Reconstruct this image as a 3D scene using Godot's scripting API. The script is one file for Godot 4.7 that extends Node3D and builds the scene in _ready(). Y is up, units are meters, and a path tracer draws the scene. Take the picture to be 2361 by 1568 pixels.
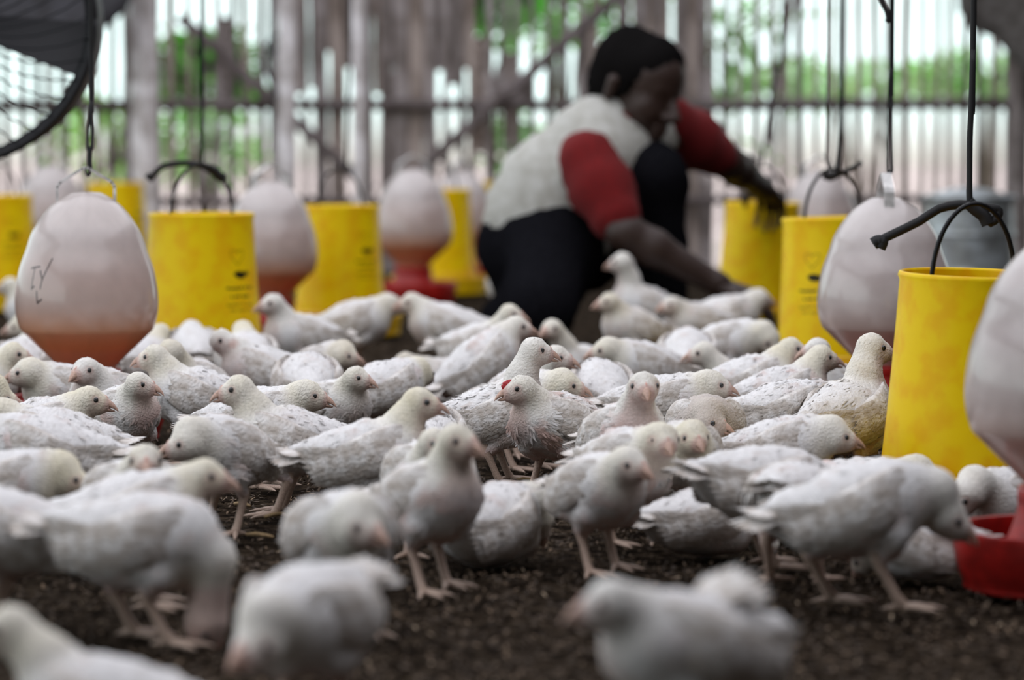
extends Node3D
# A bamboo-walled poultry house: white broilers on dark litter among hanging feeders and drinkers, a man kneeling behind them.

const FOCAL := 7350.0          # focal length in pixels of the 2361 x 1568 frame
const MID := Vector2(1180.5, 784.0)
const EYE := 0.53              # height of the lens above the litter
const HORIZON := 295.0         # pixel row of the horizon
const GROUP_BIRDS := "white broiler chickens on the litter floor"

# px and row of the crown, pixels per metre at the body, heading (0 right, 90 away, 180 left, -90 towards us), heading of the head, pose, size, options, label
const BIRDS := [
	[15, 1398, 2800, 165, 180, "sit", 1.0, {}, "blurred chicken lying across the bottom left corner of the picture"],
	[590, 1437, 2650, -112, -125, "stand", 1.0, {"pitch": -0.1}, "blurred chicken at the bottom edge with lowered head turned aside, second from left"],
	[1400, 1336, 2830, -148, 186, "stand", 1.0, {"tail_up": -0.5}, "blurred chicken at the bottom edge with raised tail, on bare litter alone"],
	[478, 1398, 2240, -8, -20, "stand", 1.05, {"hf": 0.068, "dip": 1.25, "stride": 0.025, "pitch": -0.05}, "large blurred walking chicken pecking the litter in the left foreground"],
	[480, 1058, 2090, 0, -8, "stand", 1.0, {"cream": 0.9}, "blurred cream-headed chicken facing right behind the large pecking chicken"],
	[-165, 1068, 2185, 185, 185, "stand", 1.0, {}, "blurred standing chicken cut by the left edge, head out of frame, dark litter below"],
	[838, 1172, 2225, -72, -42, "stand", 1.0, {}, "blurred chicken with hunched neck seen from the front, right of the large pecking chicken"],
	[1060, 977, 2019, -58, -38, "stand", 1.0, {"cell": 0.005, "stride": 0.022, "bare": 0.6}, "tall upright chicken with shaded chest stepping forward, centre foreground"],
	[1240, 1163, 1900, 58, 58, "sit", 1.0, {"tail_up": -0.1}, "chicken lying on the litter with its back to us behind the stepping chicken"],
	[1455, 1036, 1935, -62, -42, "stand", 0.95, {"bare": 0.6, "stride": 0.018}, "plump front-facing chicken on the litter, legs apart, reddish chest, right of centre"],
	[1530, 981, 1815, -58, -76, "stand", 0.97, {}, "chicken facing us just behind the plump front-facing chicken"],
	[1600, 979, 1745, -80, -72, "stand", 0.92, {"cream": 0.9}, "small yellowish-headed chicken facing us beside two front-facing chickens"],
	[1950, 1195, 1915, 22, 22, "stand", 1.0, {"bare": 0.3, "dip": 1.1}, "chicken with dark belly and drooping white tail walking away right, head hidden"],
	[1880, 1165, 1990, 70, 70, "stand", 0.95, {"bare": 0.7}, "ruffled chicken seen from behind, squeezed between two large chickens at right"],
	[2190, 1152, 2094, 6, -4, "stand", 1.08, {"hf": 0.098, "stride": 0.03, "dip": 0.5}, "large chicken at right bending its neck to the nearest red drinker pan"],
	[2150, 1083, 1800, 0, 0, "sit", 1.1, {"bare": 1.0, "dip": 0.6}, "chicken with bare pinkish back reaching for the large yellow feeder"],
	[2228, 1108, 1800, -130, 190, "sit", 1.0, {}, "white fluffy chicken between the large yellow feeder and the nearest drinker"],
	[1995, 1252, 1960, 150, 160, "sit", 0.9, {"hf": 0.07}, "chicken resting on the litter under the belly of the large right-hand chicken"],
	[1765, 1232, 1856, 20, 20, "sit", 0.9, {"hf": 0.09}, "chicken resting on the litter behind the legs of the dark-bellied chicken"],
	[1238, 778, 1553, 5, 0, "stand", 1.0, {"cell": 0.0036, "down": 3800, "hf": 0.060, "cream": 0.35, "bare": 0.35, "stride": -0.010}, "sharp white chicken with upright head facing right, tallest at the centre"],
	[1198, 865, 1600, -135, 193, "stand", 1.0, {"cell": 0.0036, "down": 3200, "red": 1, "bare": 1.0, "cream": 0.5, "stride": 0.012}, "sharp chicken with a red comb facing left in front of the tall white chicken"],
	[1288, 797, 1434, -50, -15, "stand", 1.0, {}, "pale chicken looking right just behind the tall white chicken's head"],
	[1312, 861, 1490, -28, -4, "stand", 1.0, {"cream": 0.8}, "chicken with pink comb peering right over the red-combed chicken's back"],
	[1485, 858, 1680, -67, -84, "stand", 1.0, {"cell": 0.004, "down": 2600, "bare": 0.8, "cream": 0.4}, "chicken staring straight at us with pink face and ruffled wing, right of centre"],
	[1650, 859, 1510, -12, 0, "stand", 1.0, {"cream": 0.6}, "chicken with large grey-white head facing right behind the staring chicken"],
	[972, 893, 1783, 0, 0, "stand", 1.0, {"cell": 0.0042, "cream": 0.95, "stride": -0.03, "bare": 0.5}, "long-necked cream-headed chicken walking right, left of centre"],
	[545, 866, 1690, 182, 186, "stand", 1.0, {"cell": 0.0042, "cream": 0.7}, "chicken with tall thick neck facing left behind the walking cream-headed chicken"],
	[718, 882, 1570, -12, -6, "stand", 1.0, {}, "chicken with small pointed face looking right between two long-necked chickens"],
	[825, 845, 1470, -58, -18, "stand", 0.92, {"cream": 0.6}, "small chicken with a pale pink beak facing right above the walking chicken"],
	[975, 838, 1395, 40, 60, "stand", 0.95, {"cream": 0.9}, "chicken turning its yellowish head away, left of the tall white chicken"],
	[1008, 988, 1862, -80, -40, "stand", 0.95, {}, "chicken whose face peeps out behind the tall stepping chicken's head"],
	[962, 975, 1660, 100, 100, "stand", 0.95, {}, "greyish chicken seen from behind under the beak of the walking cream-headed chicken"],
	[425, 990, 1770, -122, 188, "stand", 1.0, {"cream": 0.5}, "chicken with orange beak facing left, low behind the blurred cream-headed chicken"],
	[335, 1026, 1960, -70, -80, "stand", 0.95, {"cream": 0.7}, "small chicken with pink beak facing us above the blurred cream-headed chicken's back"],
	[165, 1071, 1930, 0, 0, "stand", 0.95, {"cream": 1.0}, "yellow-headed chicken looking right low at the left"],
	[-60, 968, 1790, 180, 180, "stand", 1.05, {"bare": 0.7}, "chicken at left edge showing a broad rounded back and pinkish flank"],
	[212, 890, 1640, -8, 0, "stand", 1.0, {"cream": 0.9}, "chicken with lowered yellowish head and pink comb facing right at left"],
	[-10, 921, 1705, 180, 180, "stand", 1.0, {"cream": 0.8}, "chicken at left edge with curved grey back below the left-facing head"],
	[55, 832, 1430, -135, 180, "stand", 1.0, {"cream": 0.7, "bare": 0.5}, "grey-faced chicken facing left at the left edge below the scribbled drinker"],
	[195, 825, 1470, -110, -125, "stand", 1.0, {"cream": 0.3}, "white chicken with pink face directly in front of the scribbled drinker's foot"],
	[325, 858, 1540, -60, -10, "stand", 0.95, {"cream": 0.5, "bare": 0.7}, "thin dark-necked chicken facing right below the right side of the scribbled drinker"],
	[352, 795, 1470, 180, 172, "stand", 1.0, {"cream": 0.7}, "chicken with big white wing and upright cream neck pecking at the scribbled drinker"],
	[388, 783, 1400, -120, 185, "stand", 1.0, {"cream": 0.8, "dull": 0.15}, "yellowish chicken behind the big-winged one, beak against the scribbled drinker"],
	[515, 760, 1330, 185, -35, "stand", 1.0, {"cream": 0.3}, "chicken looking back right in front of the printed yellow feeder"],
	[562, 738, 1240, 100, 70, "stand", 1.0, {"cream": 1.0}, "chicken with yellow nape turned away against the printed yellow feeder"],
	[625, 676, 1150, -140, -160, "stand", 1.05, {"bare": 0.5}, "standing chicken with grey face right of the printed yellow feeder"],
	[372, 746, 1240, 60, 70, "stand", 0.95, {"cream": 0.9}, "cream-headed chicken turned away at the left foot of the printed feeder"],
	[440, 742, 1200, 100, 95, "stand", 0.95, {"cream": 0.1}, "white chicken turned away at the foot of the printed feeder"],
	[700, 836, 1380, 98, 95, "stand", 1.0, {"dip": 0.6}, "fluffy white rear of a chicken with its head hidden, left of centre"],
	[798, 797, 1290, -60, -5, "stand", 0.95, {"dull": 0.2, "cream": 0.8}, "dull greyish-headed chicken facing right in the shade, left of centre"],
	[905, 680, 1080, 0, 5, "stand", 1.05, {"cream": 0.6}, "blurred chicken facing right with its neck crossing another chicken's neck"],
	[945, 675, 1100, 180, 190, "stand", 1.05, {"cream": 0.5}, "blurred chicken facing left with its neck crossing another chicken's neck"],
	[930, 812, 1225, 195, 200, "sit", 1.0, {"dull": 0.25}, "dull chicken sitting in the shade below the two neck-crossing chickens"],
	[1180, 702, 1180, -30, -10, "stand", 1.0, {}, "chicken whose head shows above the upright chicken near the man's knee"],
	[1195, 728, 1290, 25, 5, "stand", 1.05, {"pitch": 0.55, "cream": 0.5}, "upright white chicken with brownish face, back towards us, below the man's knee"],
	[1270, 736, 1150, -140, -130, "sit", 1.0, {}, "chicken facing us in front of the man's dark trousers"],
	[1150, 605, 850, 110, 100, "stand", 1.0, {}, "small distant white chicken at the man's back, left of his trousers"],
	[1430, 582, 1000, -150, 160, "stand", 1.12, {}, "chicken lifting its head in front of the man's raised leg"],
	[1402, 674, 1092, -140, 190, "stand", 1.0, {"dull": 0.1}, "blurred chicken facing left below the chicken at the man's raised leg"],
	[1546, 682, 1060, -145, 200, "stand", 1.0, {"dull": 0.15}, "blurred chicken bowing its head left under the man's forearm"],
	[1755, 668, 1040, 5, 20, "stand", 1.05, {"dull": 0.1, "bare": 0.8}, "dark-faced chicken facing right beside the man's lower hand"],
	[1390, 784, 1290, -150, 185, "stand", 1.0, {"cream": 0.7}, "yellowish-headed chicken facing left behind the staring chicken, rounded white body"],
	[1618, 788, 1300, 180, 180, "sit", 1.05, {"cream": 0.5}, "sitting chicken facing left with dark eye, right of centre, middle rows"],
	[1590, 800, 1235, 85, 85, "stand", 1.0, {"dip": 0.8}, "white chicken with hidden head behind the sitting left-facing chicken"],
	[1775, 762, 1190, -35, -40, "stand", 1.05, {"dip": 0.8}, "white chicken with head bent down left of the faded-print feeder"],
	[1828, 778, 1390, 8, 0, "stand", 1.0, {"cream": 0.9, "bare": 1.0}, "cream-necked chicken with dark throat facing right below the faded-print feeder"],
	[1880, 780, 1400, -120, 190, "stand", 0.95, {}, "chicken facing left beak to beak with the dark-throated chicken"],
	[1898, 796, 1460, 15, 5, "stand", 1.0, {"cream": 0.8, "bare": 0.9}, "brown-faced chicken with cream neck facing right under the clean white drinker"],
	[2015, 769, 1600, 48, 12, "stand", 1.1, {"bare": 1.0, "tail_up": 0.7, "cell": 0.0044, "dull": 0.1}, "large upright chicken with bare pink patches and drooping tail beside the large feeder"],
	[1945, 905, 1530, 10, 10, "stand", 1.0, {"dip": 0.9}, "greyish rounded chicken with hidden head left of the large upright chicken"],
	[1640, 945, 1600, -88, -20, "stand", 0.95, {"dull": 0.75, "bare": 1.0}, "dark-necked chicken toned brown for the shade under the large grey-white head"],
	[1790, 985, 1655, 0, 0, "sit", 0.95, {"bare": 0.8}, "fluffy chicken with brownish underside sitting behind the small yellowish-headed chicken"],
	[1937, 977, 1722, -22, 0, "stand", 0.93, {"bare": 0.5}, "chicken with round white head facing right, just left of the large feeder's foot"],
	[20, 640, 1000, 170, 170, "stand", 1.0, {}, "blurred distant chicken at the left edge below the cut yellow feeder"],
	[40, 732, 1150, 190, 190, "stand", 1.0, {}, "blurred chicken at the left edge beside the scribbled drinker"],
	[35, 790, 1400, 0, 5, "stand", 1.0, {"cream": 0.9}, "cream-necked chicken facing right at the left edge, pink beak"],
	[62, 782, 1290, 88, 80, "stand", 1.0, {}, "white-backed chicken turned away at the left foot of the scribbled drinker"],
	[5, 890, 1500, 0, 10, "stand", 1.0, {"cream": 1.0}, "greenish-shaded chicken head cut by the left edge below the grey-faced chicken"],
	[1365, 850, 1410, 100, 95, "stand", 0.95, {"dip": 0.8}, "pale fluffy rear of a chicken right of the pink-combed peering chicken"],
]

var M := {}
var names := {}
var noise := FastNoiseLite.new()
var cam_basis := Basis()
var leg_cache := {}
var shared := {}

# ---------------------------------------------------------------- the first things: camera, sky, exposure
func _ready() -> void:
	var tilt := atan((MID.y - HORIZON) / FOCAL)
	var cam := Camera3D.new()
	cam.name = "camera"
	cam.position = Vector3(0, EYE, 0)
	cam.rotation = Vector3(-tilt, 0, 0)
	cam.near = 0.05
	cam.far = 200.0
	cam.fov = rad_to_deg(2.0 * atan(MID.y / FOCAL))
	var attr := CameraAttributesPhysical.new()
	attr.frustum_focal_length = 24.0 / 1568.0 * FOCAL
	attr.exposure_aperture = 3.4
	attr.frustum_focus_distance = FOCAL / 1590.0
	cam.attributes = attr
	add_child(cam)
	cam.fov = rad_to_deg(2.0 * atan(MID.y / FOCAL))
	cam_basis = Basis.from_euler(cam.rotation)

	var env := Environment.new()
	env.background_mode = Environment.BG_SKY
	var sm := ProceduralSkyMaterial.new()
	sm.sky_top_color = Color(0.90, 0.90, 0.93)
	sm.sky_horizon_color = Color(0.90, 0.99, 0.98)
	sm.ground_bottom_color = Color(0.45, 0.42, 0.40)
	sm.ground_horizon_color = Color(0.75, 0.73, 0.70)
	sm.sky_energy_multiplier = 1.0
	var sky := Sky.new()
	sky.sky_material = sm
	env.sky = sky
	env.background_energy_multiplier = 1.1
	env.tonemap_mode = Environment.TONE_MAPPER_LINEAR
	env.tonemap_exposure = 2.05
	env.sdfgi_enabled = true
	env.ssao_enabled = true
	env.ssil_enabled = true
	var we := WorldEnvironment.new()
	we.name = "world_environment"
	we.environment = env
	add_child(we)

	noise.seed = 5
	noise.frequency = 1.0
	noise.fractal_octaves = 3
	materials()
	setting()
	outside()
	ware()
	ropes_and_rest()
	fan()
	man()
	birds()
	litter()

# ---------------------------------------------------------------- small helpers
func at(px: float, py: float, s: float) -> Vector3:      # the point seen at that pixel where a metre is s pixels
	return Vector3(0, EYE, 0) + cam_basis * Vector3((px - MID.x) / s, (MID.y - py) / s, -FOCAL / s)

func floor_at(px: float, s: float) -> Vector3:
	var py := HORIZON + EYE * s / cos(atan((MID.y - HORIZON) / FOCAL))
	var p := at(px, py, s)
	return Vector3(p.x, 0, p.z)

func numbered(called: String) -> String:
	if not names.has(called):
		names[called] = 0
		return called
	names[called] += 1
	return "%s_%03d" % [called, names[called]]

func tag(o: Node, label: String, category: String, group := "", kind := "") -> Node:
	o.set_meta("label", label)
	if category: o.set_meta("category", category)
	if group: o.set_meta("group", group)
	if kind: o.set_meta("kind", kind)
	return o

func thing(called: String, label: String, category: String, where := Vector3.ZERO, turn := 0.0, group := "", kind := "") -> Node3D:
	var o := Node3D.new()
	o.name = numbered(called)
	o.position = where
	o.rotation.y = turn
	add_child(o)
	tag(o, label, category, group, kind)
	return o

func part(called: String, mesh: Mesh, m: Material, parent: Node, xf := Transform3D()) -> MeshInstance3D:
	var o := MeshInstance3D.new()
	o.name = called if parent != self else numbered(called)
	o.mesh = mesh
	o.material_override = m
	o.transform = xf
	parent.add_child(o, true)
	return o

func rng(n: int) -> RandomNumberGenerator:
	var r := RandomNumberGenerator.new()
	r.seed = 7001 + n * 131
	return r

func arrays(v: PackedVector3Array, n: PackedVector3Array, idx: PackedInt32Array, c := PackedColorArray(), uv := PackedVector2Array()) -> ArrayMesh:
	var a := []
	a.resize(Mesh.ARRAY_MAX)
	a[Mesh.ARRAY_VERTEX] = v
	a[Mesh.ARRAY_NORMAL] = n
	a[Mesh.ARRAY_INDEX] = idx
	if c.size(): a[Mesh.ARRAY_COLOR] = c
	if uv.size(): a[Mesh.ARRAY_TEX_UV] = uv
	var m := ArrayMesh.new()
	m.add_surface_from_arrays(Mesh.PRIMITIVE_TRIANGLES, a)
	return m

func done(st: SurfaceTool, smooth := true) -> ArrayMesh:
	if smooth: st.generate_normals()
	return st.commit()

func start() -> SurfaceTool:
	var st := SurfaceTool.new()
	st.begin(Mesh.PRIMITIVE_TRIANGLES)
	st.set_smooth_group(0)
	return st

func quad(st: SurfaceTool, a: Vector3, b: Vector3, c: Vector3, d: Vector3) -> void:
	st.add_vertex(a); st.add_vertex(b); st.add_vertex(c)
	st.add_vertex(a); st.add_vertex(c); st.add_vertex(d)

func box(st: SurfaceTool, c: Vector3, h: Vector3, b := Basis()) -> void:      # half sizes h; flat faces
	st.set_smooth_group(-1)
	var p := []
	for i in 8:
		p.append(c + b * Vector3(h.x * (1 if i & 1 else -1), h.y * (1 if i & 2 else -1), h.z * (1 if i & 4 else -1)))
	for f in [[0, 2, 3, 1], [5, 7, 6, 4], [4, 6, 2, 0], [1, 3, 7, 5], [2, 6, 7, 3], [4, 0, 1, 5]]:
		quad(st, p[f[0]], p[f[1]], p[f[2]], p[f[3]])
	st.set_smooth_group(0)

func tube(st: SurfaceTool, pts: Array, radii, sides := 8, flat := 1.0) -> void:   # a swept round bar with closed ends
	var rings := []
	var up := Vector3.UP
	for i in pts.size():
		var t: Vector3 = (pts[mini(i + 1, pts.size() - 1)] - pts[maxi(i - 1, 0)]).normalized()
		if absf(t.dot(up)) > 0.95: up = Vector3.RIGHT if absf(t.x) < 0.9 else Vector3.FORWARD
		var x := t.cross(up).normalized()
		var y := x.cross(t).normalized()
		up = y
		var r: float = radii if radii is float else radii[i]
		var ring := []
		for k in sides:
			var a := TAU * k / sides
			ring.append(pts[i] + (x * cos(a) + y * sin(a) * flat) * r)
		rings.append(ring)
	for i in rings.size() - 1:
		for k in sides:
			var k2 := (k + 1) % sides
			quad(st, rings[i][k], rings[i + 1][k], rings[i + 1][k2], rings[i][k2])
	for e in [0, rings.size() - 1]:
		for k in range(1, sides - 1):
			if e == 0: tri(st, rings[e][0], rings[e][k], rings[e][k + 1])
			else: tri(st, rings[e][0], rings[e][k + 1], rings[e][k])

func tri(st: SurfaceTool, a: Vector3, b: Vector3, c: Vector3) -> void:
	st.add_vertex(a); st.add_vertex(b); st.add_vertex(c)

func curve(pts: Array, steps := 24) -> Array:            # a smooth line through the points
	var out := []
	var n := pts.size()
	for i in n - 1:
		var p0: Vector3 = pts[maxi(i - 1, 0)]
		var p3: Vector3 = pts[mini(i + 2, n - 1)]
		var k := maxi(2, steps / (n - 1))
		for j in k:
			out.append(pts[i].cubic_interpolate(pts[i + 1], p0, p3, float(j) / k))
	out.append(pts[n - 1])
	return out

func lathe(profile: Array, sides := 40, tint = null) -> ArrayMesh:      # profile: [radius, height] from the top down
	var v := PackedVector3Array()
	var n := PackedVector3Array()
	var uv := PackedVector2Array()
	var c := PackedColorArray()
	var idx := PackedInt32Array()
	var rows := profile.size()
	var tall := 1e-6
	for p in profile: tall = maxf(tall, p[1])
	for i in rows:
		var p: Array = profile[i]
		var q: Array = profile[mini(i + 1, rows - 1)]
		var o: Array = profile[maxi(i - 1, 0)]
		var t := Vector2(q[0] - o[0], q[1] - o[1]).normalized()
		for k in sides + 1:
			var a := TAU * k / sides
			v.append(Vector3(cos(a) * p[0], p[1], sin(a) * p[0]))
			n.append(Vector3(cos(a) * -t.y, t.x, sin(a) * -t.y).normalized())
			uv.append(Vector2(1.0 - float(k) / sides, clampf(1.0 - p[1] / tall, 0.0, 1.0)))
			if tint: c.append(tint.call(v[-1]))
	for i in rows - 1:
		for k in sides:
			var a := i * (sides + 1) + k
			var b := a + sides + 1
			idx.append_array([a, b, a + 1, b, b + 1, a + 1])
	return arrays(v, n, idx, c, uv)

func smooth_profile(pts: Array, per := 5) -> Array:
	var out := []
	for i in pts.size() - 1:
		var a := Vector2(pts[maxi(i - 1, 0)][0], pts[maxi(i - 1, 0)][1])
		var b := Vector2(pts[i][0], pts[i][1])
		var c := Vector2(pts[i + 1][0], pts[i + 1][1])
		var d := Vector2(pts[mini(i + 2, pts.size() - 1)][0], pts[mini(i + 2, pts.size() - 1)][1])
		for j in per:
			var p := b.cubic_interpolate(c, a, d, float(j) / per)
			out.append([maxf(p.x, 0.0), p.y])
	out.append(pts[-1])
	return out

# ---------------------------------------------------------------- a smooth body out of tapered bones
class Field:
	var a := PackedVector3Array()
	var ba := PackedVector3Array()
	var il := PackedFloat32Array()
	var ra := PackedFloat32Array()
	var dr := PackedFloat32Array()
	var kk := PackedFloat32Array()
	func add(p: Vector3, q: Vector3, r0: float, r1: float, k: float) -> void:
		a.append(p); ba.append(q - p)
		il.append(1.0 / maxf((q - p).length_squared(), 1e-9))
		ra.append(r0); dr.append(r1 - r0); kk.append(k)
	func d(p: Vector3) -> float:
		var m := 1e3
		for i in a.size():
			var pa := p - a[i]
			var h := clampf(pa.dot(ba[i]) * il[i], 0.0, 1.0)
			var e := (pa - ba[i] * h).length() - ra[i] - dr[i] * h
			var k := kk[i]
			var g := k - absf(m - e)
			m = minf(m, e)
			if g > 0.0: m -= g * g * 0.25 / k
		return m
	func bounds() -> AABB:
		var box := AABB(a[0], Vector3.ZERO)
		for i in a.size():
			var r := maxf(ra[i], ra[i] + dr[i]) + 0.004
			box = box.merge(AABB(a[i] - Vector3.ONE * r, Vector3.ONE * r * 2)).merge(AABB(a[i] + ba[i] - Vector3.ONE * r, Vector3.ONE * r * 2))
		return box

	# surface nets over that field: [vertices, normals, indices]; low: nothing below that height
	func nets(cell: float, low := -1e9) -> Array:
		var bx := bounds().grow(cell * 2.0)
		var lo := bx.position
		if lo.y < low: lo.y = low - cell
		var nb := Vector3i(((bx.end - lo) / (cell * 4.0)).ceil())
		var nx := nb.x * 4 + 1
		var ny := nb.y * 4 + 1
		var nz := nb.z * 4 + 1
		var val := PackedFloat32Array()
		val.resize(nx * ny * nz)
		val.fill(1.0)
		var far := cell * (4.0 * 0.8661 + 1.8)
		var active := PackedInt32Array()
		for k in nb.z:
			for j in nb.y:
				for i in nb.x:
					var dc := d(lo + Vector3(i * 4 + 2, j * 4 + 2, k * 4 + 2) * cell)
					var on := absf(dc) < far
					if on: active.append_array([i * 4, j * 4, k * 4])
					if on or dc < 0.0:
						for z in range(k * 4, k * 4 + 4):
							for y in range(j * 4, j * 4 + 4):
								var row := (z * ny + y) * nx
								for x in range(i * 4, i * 4 + 4):
									if on:
										var w := lo + Vector3(x, y, z) * cell
										val[row + x] = maxf(d(w), low - w.y)
									else:
										val[row + x] = dc
		var sy := nx
		var sz := nx * ny
		var off := PackedInt32Array([0, 1, sy, sy + 1, sz, sz + 1, sy + sz, sy + sz + 1])
		var edges := PackedInt32Array([0, 1, 2, 3, 4, 5, 6, 7, 0, 2, 1, 3, 4, 6, 5, 7, 0, 4, 1, 5, 2, 6, 3, 7])
		var ids := PackedInt32Array()
		ids.resize(val.size())
		ids.fill(-1)
		var v := PackedVector3Array()
		var n := PackedVector3Array()
		var cells := PackedInt32Array()
		for q in range(0, active.size(), 3):
			for z in range(active[q + 2], active[q + 2] + 4):
				for y in range(active[q + 1], active[q + 1] + 4):
					var row := z * sz + y * sy
					for x in range(active[q], active[q] + 4):
						var c := row + x
						if x >= nx - 1 or y >= ny - 1 or z >= nz - 1: continue
						var v0 := val[c]
						var neg := v0 < 0.0
						var v1 := val[c + 1]
						var v2 := val[c + sy]
						var v3 := val[c + sy + 1]
						var v4 := val[c + sz]
						var v5 := val[c + sz + 1]
						var v6 := val[c + sy + sz]
						var v7 := val[c + sy + sz + 1]
						if (v1 < 0.0) == neg and (v2 < 0.0) == neg and (v3 < 0.0) == neg and (v4 < 0.0) == neg and (v5 < 0.0) == neg and (v6 < 0.0) == neg and (v7 < 0.0) == neg: continue
						var sum := Vector3.ZERO
						var hits := 0
						for e in range(0, 24, 2):
							var ea := edges[e]
							var eb := edges[e + 1]
							var fa := val[c + off[ea]]
							var fb := val[c + off[eb]]
							if (fa < 0.0) != (fb < 0.0):
								var t := fa / (fa - fb)
								var pa := Vector3(ea & 1, (ea >> 1) & 1, ea >> 2)
								var pb := Vector3(eb & 1, (eb >> 1) & 1, eb >> 2)
								sum += pa.lerp(pb, t)
								hits += 1
						ids[c] = v.size()
						v.append(lo + (Vector3(x, y, z) + sum / hits) * cell)
						n.append(Vector3(v1 + v3 + v5 + v7 - v0 - v2 - v4 - v6, v2 + v3 + v6 + v7 - v0 - v1 - v4 - v5, v4 + v5 + v6 + v7 - v0 - v1 - v2 - v3).normalized())
						cells.append(c)
		var idx := PackedInt32Array()
		for c in cells:
			var s0 := val[c] < 0.0
			for axis in 3:
				var step := 1 if axis == 0 else (sy if axis == 1 else sz)
				if (val[c + step] < 0.0) == s0: continue
				var p := sy if axis == 0 else (sz if axis == 1 else 1)
				var r := sz if axis == 0 else (1 if axis == 1 else sy)
				if c - p - r < 0: continue
				var i0 := ids[c]
				var i1 := ids[c - p]
				var i2 := ids[c - p - r]
				var i3 := ids[c - r]
				if i1 < 0 or i2 < 0 or i3 < 0: continue
				if s0: idx.append_array([i0, i2, i1, i0, i3, i2])
				else: idx.append_array([i0, i1, i2, i0, i2, i3])
		return [v, n, idx]

# ---------------------------------------------------------------- materials
func noise_tex(size: int, freq: float, c0: Color, c1: Color, octaves := 4, sd := 1, kind := FastNoiseLite.TYPE_SIMPLEX_SMOOTH) -> NoiseTexture2D:
	var t := NoiseTexture2D.new()
	t.width = size
	t.height = size
	t.seamless = true
	var n := FastNoiseLite.new()
	n.noise_type = kind
	n.seed = sd
	n.frequency = freq
	n.fractal_octaves = octaves
	t.noise = n
	var g := Gradient.new()
	g.set_color(0, c0)
	g.set_color(1, c1)
	g.set_offset(0, 0.25)
	g.set_offset(1, 0.75)
	t.color_ramp = g
	return t

func mat(called: String, c: Color, rough := 0.7, metal := 0.0, tex: Texture2D = null, scale := 1.0, world := false) -> StandardMaterial3D:
	var m := StandardMaterial3D.new()
	m.resource_name = called
	m.albedo_color = c
	m.roughness = rough
	m.metallic = metal
	if tex:
		m.albedo_texture = tex
		m.uv1_triplanar = true
		m.uv1_world_triplanar = world
		m.uv1_scale = Vector3.ONE * scale
	M[called] = m
	return m

func relief(m: StandardMaterial3D, tex: Texture2D, cm: float) -> void:
	m.heightmap_enabled = true
	m.heightmap_texture = tex
	m.heightmap_scale = cm

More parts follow.
